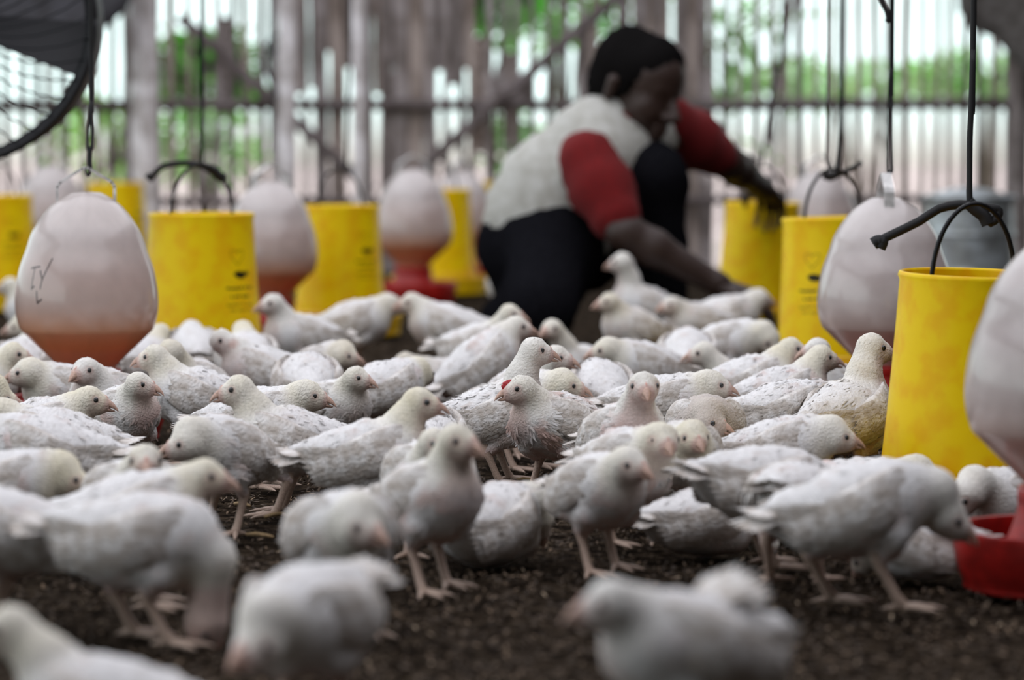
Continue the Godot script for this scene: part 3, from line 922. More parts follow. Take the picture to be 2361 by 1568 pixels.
func ropes_and_rest() -> void:
	# from the roof (above the frame) down to each handle
	var up := func(px: float, s: float) -> Vector3:
		var p := at(px, 0, s)
		return Vector3(p.x, 2.5, p.z)
	var s := 1350.0
	rope("twin black cord with a hook above the scribbled drinker", [
		[[up.call(206, s), at(211, 0, s), at(210, 240, s), at(213, 300, s), at(212, 342, s)], 0.0028, "cord_strand"],
		[[up.call(202, s), at(207, 0, s), at(208, 240, s), at(203, 300, s), at(202, 342, s), at(207, 352, s), at(208, 390, s)], 0.0028, "cord_strand"],
		[[at(212, 340, s), at(207, 348, s), at(206, 372, s), at(208, 388, s)], 0.0045, "cord_knot"],
		[[at(208, 386, s), at(207, 400, s), at(203, 405, s), at(199, 398, s), at(198, 388, s)], 0.0026, "wire_hook"]])
	s = 1130.0
	rope("black cord with a knotted loose end above the printed feeder", [
		[[up.call(467, s), at(466, -300, s), at(465, 0, s), at(466, 240, s), at(466, 384, s)], 0.0040, "cord_strand"],
		[[at(345, 412, s), at(352, 405, s), at(378, 383, s), at(430, 376, s), at(468, 384, s), at(500, 402, s), at(514, 404, s), at(512, 414, s), at(496, 404, s)], 0.0068, "cord_tail"],
		[[at(341, 414, s), at(350, 404, s)], 0.0105, "cord_end"],
		[[at(478, 386, s), at(496, 396, s), at(508, 408, s)], 0.011, "cord_knot"]])
	s = 1690.0
	rope("thick black cord with a long loose end above the large yellow feeder", [
		[[up.call(2250, s), at(2245, 0, s), at(2243, 120, s), at(2240, 230, s), at(2236, 320, s), at(2235, 430, s), at(2236, 468, s)], 0.0047, "cord_strand"],
		[[at(2026, 556, s), at(2050, 544, s), at(2120, 510, s), at(2165, 481, s), at(2215, 472, s), at(2245, 476, s), at(2290, 480, s), at(2303, 486, s), at(2300, 500, s), at(2285, 514, s), at(2275, 500, s), at(2250, 484, s)], 0.0068, "cord_tail"],
		[[at(2014, 562, s), at(2024, 556, s), at(2034, 558, s), at(2028, 572, s)], 0.0095, "cord_end"],
		[[at(2232, 466, s), at(2248, 482, s), at(2268, 498, s), at(2278, 518, s)], 0.0100, "cord_knot"]])
	s = 1315.0
	rope("twin black cord holding the strap of the clean white drinker", [
		[[up.call(2060, s), at(2060, 0, s), at(2058, 160, s), at(2056, 300, s), at(2058, 395, s)], 0.0028, "cord_strand"],
		[[up.call(2052, s), at(2054, 0, s), at(2052, 160, s), at(2048, 260, s), at(2046, 340, s), at(2046, 396, s), at(2051, 402, s)], 0.0030, "cord_strand"],
		[[at(2058, 392, s), at(2050, 402, s), at(2046, 394, s)], 0.0036, "cord_knot"]])
	rope("short frayed black cord end dangling near the top right", [
		[[Vector3(at(2030, 0, s).x, 2.5, at(2030, 0, s).z + 0.1), at(2027, -260, s), at(2028, -120, s), at(2029, -20, s), at(2036, 8, s), at(2044, 26, s), at(2047, 44, s), at(2042, 50, s)], 0.0050, "cord_strand"]])
	s = 1130.0
	rope("black cord with a short knot above the faded-print feeder", [
		[[up.call(1945, s), at(1942, 0, s), at(1941, 160, s), at(1939, 300, s), at(1932, 392, s), at(1928, 404, s)], 0.0056, "cord_strand"],
		[[up.call(1908, s), at(1909, 0, s), at(1908, 200, s), at(1906, 330, s), at(1905, 372, s), at(1916, 402, s)], 0.0026, "cord_strand"],
		[[at(1988, 374, s), at(1972, 384, s), at(1945, 398, s), at(1920, 404, s), at(1898, 404, s)], 0.0056, "cord_tail"],
		[[at(1934, 398, s), at(1914, 408, s), at(1898, 402, s)], 0.0095, "cord_knot"]])
	s = 870.0
	rope("thin slanting cord above the feeder under the man's hand", [
		[[up.call(1812, s), at(1806, 0, s), at(1788, 160, s), at(1770, 280, s), at(1764, 330, s), at(1756, 380, s)], 0.0050, "cord_strand"]])
	s = 905.0
	rope("thin dark cord down to the feeder with its pan rim showing", [
		[[up.call(808, s), at(806, 0, s), at(803, 240, s), at(798, 380, s), at(786, 388, s)], 0.0036, "cord_strand"]])
	s = 940.0
	rope("dark cord down to the drinker beside the printed feeder", [
		[[up.call(632, s), at(630, 0, s), at(628, 240, s), at(626, 352, s)], 0.0030, "cord_strand"]])
	s = 640.0
	var st := start()
	var pts := []
	for p in [[646, 84], [626, 92], [618, 112], [632, 122], [640, 112], [622, 120], [614, 146], [622, 176], [634, 200], [640, 216], [630, 222], [640, 228]]: pts.append(at(p[0], p[1], s) + Vector3(0, 0, 0.06))
	tube(st, curve(pts, 40), 0.008, 6)
	part("wire_curl", done(st), M.wire, get_node("wall_back"))
	# a dark sheet at the top left, a dark woven mat at the top right
	sheet("tarpaulin", "dark folded tarpaulin hung at the top left behind the fan", "tarpaulin", [[-420, 130], [-200, 120], [0, 112], [120, 108], [205, 100], [250, 66], [304, 24], [330, -60]], M.tarp, 5)
	sheet("woven_mat", "dark woven mat hung in the top right corner of the wall", "mat", [[2192, -90], [2200, 30], [2232, 70], [2290, 92], [2332, 150], [2420, 200], [2600, 240], [2800, 200]], M.mat_weave, 6)

func sheet(called: String, label: String, category: String, edge: Array, m: Material, sd: int) -> void:
	var st := start()
	var cols := []
	var rows := 14
	for e in edge:
		var low := at(e[0], e[1], 640)
		var col := []
		for j in rows + 1:
			var y := lerpf(low.y, 1.9, float(j) / rows)
			col.append(Vector3(low.x, y, low.z + 0.10 + 0.02 * sin(low.x * 21 + sd) + 0.012 * noise.get_noise_2d(low.x * 7, y * 7 + sd)))
		cols.append(col)
	var back := Vector3(0, 0, -0.012)
	for i in cols.size() - 1:
		for j in rows:
			quad(st, cols[i][j], cols[i][j + 1], cols[i + 1][j + 1], cols[i + 1][j])
			quad(st, cols[i + 1][j] + back, cols[i + 1][j + 1] + back, cols[i][j + 1] + back, cols[i][j] + back)
		quad(st, cols[i][0], cols[i + 1][0], cols[i + 1][0] + back, cols[i][0] + back)
	tag(part(called, done(st), m, self), label, category)

func fan() -> void:
	var s := 1150.0
	var c := at(-115, 45, s)
	var R := 0.283
	var t := thing("drum_fan", "large dark round fan with a wire guard cut by the left edge", "fan", Vector3(c.x, 0, c.z))
	var o := Vector3(0, c.y, 0)
	var band := lathe([[R - 0.012, -0.10], [R, -0.10], [R, 0.10], [R - 0.012, 0.10], [R - 0.012, -0.10]], 64)
	part("drum", band, M.fan_dark, t, Transform3D(Basis(Vector3.RIGHT, PI / 2), o - Vector3(0, 0, 0.1)))
	var st := start()
	var ring := func(r: float, z: float, w: float) -> void:
		var p := []
		for i in 65: p.append(o + Vector3(cos(TAU * i / 64) * r, sin(TAU * i / 64) * r, z))
		tube(st, p, w, 6)
	ring.call(R + 0.004, 0.0, 0.011)
	part("guard_rim", done(st), M.fan_dark, t)
	st = start()
	for i in 13: ring.call(0.04 + 0.019 * i, 0.045 - 0.04 * pow((0.04 + 0.019 * i) / R, 2), 0.0016)
	part("guard_wires", done(st), M.fan_wire, t).set_meta("kind", "stuff")
	st = start()
	for i in 40:
		var a := TAU * i / 40
		var p := []
		for k in 6:
			var r := lerpf(0.04, R, k / 5.0)
			var a2 := a + 0.5 * k / 5.0
			p.append(o + Vector3(cos(a2) * r, sin(a2) * r, 0.047 - 0.04 * pow(r / R, 2)))
		tube(st, p, 0.0018, 5)
	part("guard_spokes", done(st), M.fan_wire, t).set_meta("kind", "stuff")
	for i in 3:
		st = start()
		var rows := 8
		var prev := []
		for k in rows + 1:
			var r := lerpf(0.05, R - 0.02, float(k) / rows)
			var w := lerpf(0.035, 0.060, float(k) / rows)
			var tw := lerpf(0.75, 0.35, float(k) / rows)
			var mid := Vector3(0, r, 0)
			var d := Vector3(cos(tw), 0, sin(tw)) * w
			prev.append([mid - d, mid + d])
		for k in rows:
			for z in [0.0, -0.004]:
				var f := Vector3(0, 0, z)
				if z == 0.0: quad(st, prev[k][0] + f, prev[k + 1][0] + f, prev[k + 1][1] + f, prev[k][1] + f)
				else: quad(st, prev[k][1] + f, prev[k + 1][1] + f, prev[k + 1][0] + f, prev[k][0] + f)
		part("blade", done(st), M.fan_dark, t, Transform3D(Basis(Vector3.BACK, -PI / 2 - 0.22 + TAU / 3 * i), o - Vector3(0, 0, 0.07)))
	part("hub", lathe([[0.0, 0.05], [0.04, 0.045], [0.052, 0.03], [0.052, -0.09], [0.0, -0.1]], 24), M.fan_dark, t, Transform3D(Basis(Vector3.RIGHT, PI / 2), o - Vector3(0, 0, 0.06)))
	st = start()
	for sx in [-1, 1]:
		var a := 1.05
		tube(st, [o + Vector3(sx * R * cos(a), R * sin(a), -0.1), Vector3(sx * R * cos(a) - 0.1, 2.5, -0.1)], 0.008, 8)
	part("hanger_rods", done(st), M.fan_dark, t)

# ---------------------------------------------------------------- the man
func bone(f: Field, p: Vector3, q: Vector3, r0: float, r1: float, k := 0.03) -> void:
	f.add(p, q, r0, r1, k)

func hand(f: Field, wrist: Vector3, fwd: Vector3, back: Vector3, thumb_side: float, curl: float) -> void:     # palm, four fingers and a thumb
	var x := fwd.normalized()
	var z := x.cross(back).normalized()
	var y := z.cross(x).normalized()
	var lens := [0.092, 0.098, 0.092, 0.076]
	for i in 4:
		var o := (i - 1.5) * 0.021 * -thumb_side
		var k := wrist + x * (0.088 - absf(i - 1.2) * 0.005) + z * o
		f.add(wrist + z * o * 0.55, k, 0.016, 0.0125, 0.012)
		var p := k
		var a := 0.25 + curl * 0.4
		for j in 3:
			var l: float = lens[i] * [0.46, 0.30, 0.24][j]
			var d := (x * cos(a) - y * sin(a) + z * o * 1.2).normalized()
			f.add(p, p + d * l, 0.0098 - 0.0010 * j, 0.0088 - 0.0012 * j, 0.003)
			p += d * l
			a += curl
	var t0 := wrist + x * 0.028 + z * 0.028 * thumb_side
	var t1 := t0 + (x * 0.7 + z * 0.75 * thumb_side - y * 0.35).normalized() * 0.042
	f.add(wrist + x * 0.012, t0, 0.015, 0.014, 0.01)
	f.add(t0, t1, 0.0135, 0.0105, 0.006)
	f.add(t1, t1 + (x * 0.95 + z * 0.15 * thumb_side - y * 0.5).normalized() * 0.034, 0.0102, 0.0075, 0.003)

func append_net(all: Array, net: Array) -> void:
	var n: int = all[0].size()
	all[0].append_array(net[0])
	all[1].append_array(net[1])
	for q in net[2]: all[2].append(q + n)

func man() -> void:
	var j := func(px: float, py: float, dz: float) -> Vector3: return at(px, py, FOCAL / (7.656 - dz))
	var base := floor_at(1340, 960)
	var t := thing("person", "dark-haired person in a white shirt with red sleeves kneeling among the chickens", "person", base)
	var home := -base
	var hips: Vector3 = j.call(1245, 535, 0.0)
	var waist: Vector3 = j.call(1285, 450, 0.0)
	var chest: Vector3 = j.call(1385, 345, 0.02)
	var nape: Vector3 = j.call(1425, 285, 0.0)
	var rs: Vector3 = j.call(1362, 385, 0.15)
	var re: Vector3 = j.call(1440, 535, 0.24)
	var rw: Vector3 = j.call(1655, 655, 0.20)
	var ls: Vector3 = j.call(1550, 290, -0.13)
	var le: Vector3 = j.call(1680, 375, -0.27)
	var lw: Vector3 = j.call(1758, 432, -0.50)
	var rh: Vector3 = j.call(1275, 570, 0.05)
	var rk: Vector3 = j.call(1247, 705, 0.26)
	var lh: Vector3 = j.call(1335, 560, -0.08)
	var lk: Vector3 = j.call(1508, 405, 0.06)
	var la: Vector3 = j.call(1536, 700, -0.04)
	la.y = 0.085
	var rf := Vector3(rk.x - 0.10, 0.06, rk.z - 0.42)
	rk.y = maxf(rk.y, 0.075)
	# head axes: looking down to the right, half towards us
	var F := Vector3(0.77, -0.26, 0.56).normalized()
	var R := F.cross(Vector3.UP).normalized() * -1.0
	R = Vector3.UP.cross(F).normalized()
	var U := F.cross(R).normalized()
	R = R.rotated(F, -0.10)
	U = U.rotated(F, -0.10)
	var hc: Vector3 = j.call(1474, 203, 0.03)
	var H := func(f: float, u: float, r := 0.0) -> Vector3: return hc + (F * f + U * u + R * r) * 1.14
	# skin: one continuous body
	var f := Field.new()
	bone(f, hips, waist, 0.115, 0.12, 0.05)
	bone(f, waist, chest, 0.12, 0.115, 0.05)
	bone(f, chest, nape, 0.09, 0.06, 0.05)
	bone(f, nape, H.call(-0.015, -0.06), 0.056, 0.052, 0.03)
	bone(f, H.call(-0.02, 0.03), H.call(0.03, -0.03), 0.078, 0.056, 0.03)
	for a in [[rs, re, rw], [ls, le, lw]]:
		bone(f, chest.lerp(a[0], 0.4), a[0], 0.07, 0.058, 0.05)
		bone(f, a[0], a[1], 0.054, 0.042, 0.02)
		bone(f, a[1], a[1].lerp(a[2], 0.3), 0.042, 0.043, 0.02)
		bone(f, a[1].lerp(a[2], 0.3), a[2], 0.043, 0.027, 0.02)
		bone(f, a[2], a[2] + (a[2] - a[1]).normalized() * 0.03, 0.027, 0.022, 0.02)
	bone(f, rh, rk, 0.09, 0.06, 0.03); bone(f, rk, rf, 0.055, 0.035, 0.03)
	bone(f, lh, lk, 0.09, 0.058, 0.03); bone(f, lk, la, 0.052, 0.035, 0.03)
	var toe := la + Vector3(0.14, -0.05, 0.14)
	bone(f, la - Vector3(0, 0.03, 0), toe, 0.035, 0.022, 0.03)
	var all: Array = f.nets(0.013, 0.004)
	var hd := Field.new()
	for b in [[-0.022, 0.030, 0.0, 0.02, 0.032, 0.0, 0.080, 0.066, 0.03], [0.02, 0.03, 0.0, 0.032, -0.035, 0.0, 0.066, 0.056, 0.03], [0.030, -0.05, 0.0, 0.048, -0.092, 0.0, 0.050, 0.026, 0.02], [0.055, -0.098, 0.0, 0.066, -0.100, 0.0, 0.022, 0.018, 0.012],
		[0.066, 0.012, 0.034, 0.074, 0.012, 0.008, 0.012, 0.013, 0.012], [0.066, 0.012, -0.034, 0.074, 0.012, -0.008, 0.012, 0.013, 0.012], [0.084, 0.0, 0.0, 0.104, -0.038, 0.0, 0.008, 0.013, 0.008], [0.092, -0.042, 0.012, 0.092, -0.042, -0.012, 0.010, 0.010, 0.005],
		[0.048, -0.028, 0.036, 0.052, -0.036, 0.030, 0.026, 0.026, 0.015], [0.048, -0.028, -0.036, 0.052, -0.036, -0.030, 0.026, 0.026, 0.015], [0.078, -0.066, 0.018, 0.085, -0.066, 0.0, 0.007, 0.009, 0.004], [0.078, -0.066, -0.018, 0.085, -0.066, 0.0, 0.007, 0.009, 0.004],
		[0.076, -0.079, 0.015, 0.081, -0.079, 0.0, 0.007, 0.009, 0.004], [0.076, -0.079, -0.015, 0.081, -0.079, 0.0, 0.007, 0.009, 0.004], [-0.012, 0.005, 0.082, -0.020, -0.030, 0.078, 0.015, 0.010, 0.006], [-0.012, 0.005, -0.082, -0.020, -0.030, -0.078, 0.015, 0.010, 0.006],
		[-0.03, -0.03, 0.0, -0.035, -0.09, 0.0, 0.055, 0.052, 0.03]]:
		hd.add(H.call(b[0], b[1], b[2]), H.call(b[3], b[4], b[5]), b[6] * 1.14, b[7] * 1.14, b[8])
	append_net(all, hd.nets(0.0048))
	var h1 := Field.new()
	hand(h1, rw + (rw - re).normalized() * 0.012, (rw - re).normalized() + Vector3(0.15, 0.12, 0), Vector3(0.15, 0.95, 0.3), 1.0, 0.42)
	append_net(all, h1.nets(0.0040))
	var h2 := Field.new()
	hand(h2, lw + (lw - le).normalized() * 0.012, Vector3(0.28, -0.35, -0.9), Vector3(0.3, 0.9, -0.3), -1.0, 0.5)
	append_net(all, h2.nets(0.0040))
	part("body", shift(all, home), M.skin, t)
	# hair
	var hr := Field.new()
	for b in [[-0.030, 0.045, 0.0, 0.022, 0.060, 0.0, 0.083, 0.058, 0.02], [-0.045, 0.0, 0.03, -0.035, 0.03, 0.03, 0.058, 0.062, 0.02], [-0.045, 0.0, -0.03, -0.035, 0.03, -0.03, 0.058, 0.062, 0.02], [-0.060, -0.035, 0.0, -0.055, 0.0, 0.0, 0.052, 0.056, 0.02],
		[0.0, 0.035, 0.034, 0.030, 0.052, 0.026, 0.054, 0.044, 0.015], [0.0, 0.035, -0.034, 0.030, 0.052, -0.026, 0.054, 0.044, 0.015], [0.006, 0.01, 0.064, 0.006, -0.010, 0.066, 0.018, 0.012, 0.012], [0.006, 0.01, -0.064, 0.006, -0.010, -0.066, 0.018, 0.012, 0.012]]:
		hr.add(H.call(b[0], b[1], b[2]), H.call(b[3], b[4], b[5]), b[6] * 1.14, b[7] * 1.14, b[8])
	var hn := hr.nets(0.007)
	for q in hn[0].size(): hn[0][q] += hn[1][q] * noise.get_noise_3dv(hn[0][q] * 90.0) * 0.005
	part("hair", shift(hn, home), M.hair, t)
	for s in [-1, 1]: part("eye", ball(0.0105), M.eye, t, Transform3D(Basis(), H.call(0.068, -0.004, 0.030 * s) + home))
	# shirt, sleeves, collar
	var sh := Field.new()
	bone(sh, hips.lerp(waist, 0.30) + Vector3(-0.008, 0, 0), waist, 0.139, 0.137, 0.05)
	bone(sh, waist, chest, 0.135, 0.128, 0.05)
	bone(sh, chest, nape + (nape - chest) * 0.05, 0.105, 0.070, 0.05)
	bone(sh, chest.lerp(rs, 0.3), rs, 0.088, 0.058, 0.05)
	bone(sh, chest.lerp(ls, 0.3), ls, 0.088, 0.054, 0.05)
	bone(sh, hips.lerp(waist, 0.1) + Vector3(0.09, -0.005, 0.03), waist.lerp(chest, 0.4) + Vector3(0.05, -0.02, 0.02), 0.085, 0.09, 0.04)
	var sn := sh.nets(0.014)
	for q in sn[0].size():
		var p: Vector3 = sn[0][q]
		sn[0][q] = p + sn[1][q] * (noise.get_noise_3d(p.x * 6.0 + p.y * 9.0, p.y * 5.0 - p.x * 4.0, p.z * 5.0) * 0.016)
	part("shirt", shift(sn, home), M.shirt, t)
	for a in [[rs, re, 0.074], [ls, le, 0.070]]:
		var sl := Field.new()
		bone(sl, a[0] - (a[1] - a[0]) * 0.08, a[0].lerp(a[1], 0.35), a[2], a[2], 0.02)
		bone(sl, a[0].lerp(a[1], 0.35), a[0].lerp(a[1], 0.74), a[2], a[2] - 0.012, 0.02)
		var ln := sl.nets(0.011)
		for q in ln[0].size():
			var p: Vector3 = ln[0][q]
			ln[0][q] = p + ln[1][q] * noise.get_noise_3dv(p * 11.0) * 0.010
		part("sleeve", shift(ln, home), M.sleeve, t)
	var st := start()
	var ax: Vector3 = (H.call(-0.015, -0.06) - nape).normalized()
	var u1: Vector3 = ax.cross(R).normalized()
	var u2: Vector3 = ax.cross(u1).normalized()
	for lay in 2:
		var ring := []
		for k in 29:
			var a := TAU * k / 28
			ring.append(nape + home + ax * (0.024 + 0.018 * lay) + (u1 * cos(a) + u2 * sin(a)) * (0.080 - 0.007 * lay))
		tube(st, ring, 0.014, 8)
	part("collar", done(st), M.sleeve, t)
	# trousers, sandals
	var tr := Field.new()
	bone(tr, hips + Vector3(-0.01, -0.03, 0), rh, 0.138, 0.125, 0.05)
	bone(tr, hips + Vector3(0, -0.04, -0.03), lh, 0.130, 0.115, 0.05)
	bone(tr, rh, rk, 0.118, 0.082, 0.03); bone(tr, rk, rk.lerp(rf, 0.9), 0.076, 0.055, 0.03)
	bone(tr, lh, lk, 0.112, 0.078, 0.03); bone(tr, lk, la + Vector3(0, 0.03, 0), 0.074, 0.056, 0.03)
	var tn := tr.nets(0.014, 0.004)
	for q in tn[0].size():
		var p: Vector3 = tn[0][q]
		if p.y > 0.02: tn[0][q] = p + tn[1][q] * noise.get_noise_3dv(p * 9.0) * 0.012
	part("trousers", shift(tn, home), M.trousers, t)
	st = start()
	var side := (toe - la).cross(Vector3.UP).normalized()
	var fd := Vector3(toe.x - la.x, 0, toe.z - la.z).normalized()
	var o := Vector3(la.x, 0.012, la.z) + home
	for k in 12:
		var x0 := -0.06 + 0.29 * k / 12.0
		var w := 0.036 + 0.012 * sin(PI * k / 11.0)
		box(st, o + fd * (x0 + 0.012), Vector3(0.0125, 0.010, w), Basis(fd, Vector3.UP, fd.cross(Vector3.UP)))
	part("sandal_sole", done(st), M.sandal, t)
	st = start()
	var arch := []
	for k in 13:
		var a := PI * k / 12.0
		arch.append(o + fd * 0.13 + side * cos(a) * 0.045 + Vector3(0, 0.008 + sin(a) * 0.045, 0))
	tube(st, arch, 0.010, 8)
	part("sandal_strap", done(st), M.sandal, t)

func shift(net: Array, by: Vector3) -> ArrayMesh:
	var v: PackedVector3Array = net[0]
	for i in v.size(): v[i] += by
	return arrays(v, net[1], net[2])

func blade(st: SurfaceTool, base: Vector3, dir: Vector3, nrm: Vector3, len: float, wid: float, curl: float, rows := 4) -> void:    # one feather
	var side := dir.cross(nrm).normalized()
	var prev := []
	for i in rows + 1:
		var t := float(i) / rows
		var w := wid * 0.5 * sqrt(maxf(0.0, sin(PI * clampf(0.12 + t * 0.88, 0, 1)))) * (1.0 if t < 0.98 else 0.25)
		var m := base + dir * len * t + nrm * (-curl * len * t * t)
		var row := [m - side * w - nrm * w * 0.25, m, m + side * w - nrm * w * 0.25]
		if i > 0:
			quad(st, prev[0], prev[1], row[1], row[0])
			quad(st, prev[1], prev[2], row[2], row[1])
		prev = row

func ball(r: float, scale := Vector3.ONE) -> SphereMesh:
	var m := SphereMesh.new()
	m.radius = r * scale.x
	m.height = r * 2.0 * scale.y
	m.radial_segments = 16
	m.rings = 10
	return m

func bird_parts() -> void:
	# beak, pointing along +X from its root
	var st := start()
	var rows := 8
	for half in 2:
		var rings := []
		for i in rows + 1:
			var t := float(i) / rows
			var ring := []
			for k in 10:
				var a := TAU * k / 10
				var w := 0.0068 * pow(1.0 - t, 0.7) + 0.0004
				var hh := (0.0080 if half == 0 else 0.0042) * pow(1.0 - t, 0.6) + 0.0005
				var y := sin(a) * hh * (1.0 if sin(a) > 0 == (half == 0) else 0.30)
				var drop := -0.0070 * t * t if half == 0 else -0.0030 - 0.0024 * t
				ring.append(Vector3((0.0150 if half == 0 else 0.0110) * t, y + drop + (0.0008 if half == 0 else -0.0002), cos(a) * w))
			rings.append(ring)
		for i in rows:
			for k in 10:
				var k2 := (k + 1) % 10
				quad(st, rings[i][k], rings[i][k2], rings[i + 1][k2], rings[i + 1][k])
	shared.beak = done(st)
	# comb, low or raised, lying along the crown
	for big in 2:
		st = start()
		var h := 0.0010 if big == 0 else 0.0055
		var n := 18
		var prev := []
		for i in n + 1:
			var t := float(i) / n
			var x := 0.010 - (0.016 if big == 0 else 0.022) * t
			var y := h * pow(sin(PI * t), 0.6) * (0.72 + 0.28 * absf(sin(t * PI * 4.0)))
			var foot := -0.006 - 0.002 * t + 0.004 * sin(PI * t)
			var w := 0.0016 + 0.0016 * sin(PI * t)
			var row := [Vector3(x, foot, -w), Vector3(x, foot + 0.004 + y * 0.8, -w * 0.7), Vector3(x, foot + 0.005 + y, 0), Vector3(x, foot + 0.004 + y * 0.8, w * 0.7), Vector3(x, foot, w)]
			if i: for k in 4: quad(st, prev[k], row[k], row[k + 1], prev[k + 1])
			prev = row
		shared["comb%d" % big] = done(st)
	shared.eye = ball(0.0040)
	# wings: a bowed pad laid over with rows of feathers; folded against the flank
	for side in [1.0, -1.0]:
		st = start()
		var out := func(x: float, y: float) -> Vector3:       # the flank of the bird at x, y, as +Z
			var z := 0.0550 - 9.5 * pow(x - 0.004, 2) - 6.0 * pow(y - 0.106, 2)
			return Vector3(x, y, z)
		var g := rng(11)
		var cols := 18
		var across := 12
		var grid := []
		for i in cols + 1:
			var u := float(i) / cols
			var x := lerpf(0.056, -0.078, u)
			var hh := 0.030 * pow(sin(PI * clampf(0.10 + 0.90 * pow(u, 0.75), 0, 1)), 0.75)
			var cy := 0.124 - 0.022 * u - 0.006 * sin(PI * u)
			var row := []
			for k in across:
				var a := TAU * k / across
				var p: Vector3 = out.call(x, cy + sin(a) * hh)
				p.z += cos(a) * 0.0085 * sin(PI * clampf(u, 0.04, 0.97)) + 0.0012 * sin(u * 40.0 + a * 2.0)
				p.z = maxf(p.z, 0.012)
				row.append(Vector3(p.x, p.y, p.z * side))
			grid.append(row)
		for i in cols:
			for k in across:
				var k2 := (k + 1) % across
				if side > 0: quad(st, grid[i][k], grid[i + 1][k], grid[i + 1][k2], grid[i][k2])
				else: quad(st, grid[i][k2], grid[i + 1][k2], grid[i + 1][k], grid[i][k])
		for row in 4:                                       # coverts, then long quills towards the tip
			for k in 9:
				var u := 0.14 + 0.17 * row + g.randf_range(-0.03, 0.03)
				var v := -0.95 + 1.75 * k / 8.0
				var x := lerpf(0.056, -0.078, u)
				var hh := 0.029 * pow(sin(PI * clampf(0.10 + 0.90 * pow(u, 0.75), 0, 1)), 0.75)
				var p: Vector3 = out.call(x, 0.124 - 0.022 * u - 0.006 * sin(PI * u) + v * hh)
				p.z = maxf(p.z, 0.014) + 0.0088 * sqrt(maxf(0.0, 1.0 - v * v)) * sin(PI * u)
				var d := Vector3(-1, -0.16 - 0.12 * v, -0.24).normalized()
				var nn := Vector3(0, v * 0.55, 1).normalized()
				p.z *= side; d.z *= side; nn.z *= side
				blade(st, p, (d + nn * 0.07).normalized(), nn, g.randf_range(0.026, 0.036) + 0.006 * row, 0.012, 0.12)
		for k in 7:
			var p: Vector3 = out.call(-0.026, 0.090 + 0.0045 * k)
			p.z += 0.006
			var d := Vector3(-1, 0.02 + 0.05 * k - 0.12, -0.35).normalized()
			p.z *= side; d.z *= side
			blade(st, p, d, Vector3(0, 0.1, side).normalized(), 0.052 + 0.004 * k, 0.012, 0.05, 5)
		shared["wing%d" % int(side)] = done(st)
	# tail: a short fan
	st = start()
	for k in 9:
		var a := (k - 4) * 0.17
		for lift in 2:
			blade(st, Vector3(-0.078, 0.119 + 0.005 * lift, 0.006 * (k - 4) * 0.6), Vector3(-cos(a), 0.28 - 0.10 * absf(k - 4) * 0.5 + 0.08 * lift, sin(a)).normalized(), Vector3(0.3, 1, a * 0.5).normalized(), 0.054 - 0.010 * lift - 0.002 * absf(k - 4), 0.015, 0.10 if lift else 0.22, 5)
	shared.tail = done(st)
	# one small body feather, pointing along +X, lying in XZ with +Y outwards
	st = start()
	blade(st, Vector3.ZERO, Vector3.RIGHT, Vector3.UP, 1.0, 0.24, 0.16, 3)
	shared.down = done(st)

func leg_mesh(dx: float) -> ArrayMesh:      # from the hock (origin) to a spread foot dx ahead and 0.046 below
	var key := roundi(dx * 1000)
	if leg_cache.has(key): return leg_cache[key]
	var st := start()
	var foot := Vector3(dx, -0.046, 0)
	tube(st, [Vector3(-0.003, 0.012, 0), Vector3.ZERO, foot * 0.3, foot * 0.75, foot + Vector3(0, 0.003, 0), foot + Vector3(0.004, -0.001, 0)], [0.0068, 0.0070, 0.0052, 0.0052, 0.0062, 0.0050], 9)
	for a in [-0.62, 0.0, 0.62, PI + 0.25]:
		var l := 0.040 if a == 0.0 else (0.034 if absf(a) < 1.0 else 0.015)
		var d := Vector3(cos(a), 0, sin(a))
		tube(st, [foot + Vector3(0, 0.001, 0), foot + d * l * 0.35 + Vector3(0, 0.0005, 0), foot + d * l * 0.7 - Vector3(0, 0.0005, 0), foot + d * l * 0.92 - Vector3(0, 0.001, 0), foot + d * (l + 0.006) - Vector3(0, 0.0025, 0)], [0.0046, 0.0034, 0.0032, 0.0024, 0.0007], 7)
	leg_cache[key] = done(st)
	return leg_cache[key]

func smooth(a: float, b: float, x: float) -> float:
	var t := clampf((x - a) / (b - a), 0.0, 1.0)
	return t * t * (3.0 - 2.0 * t)

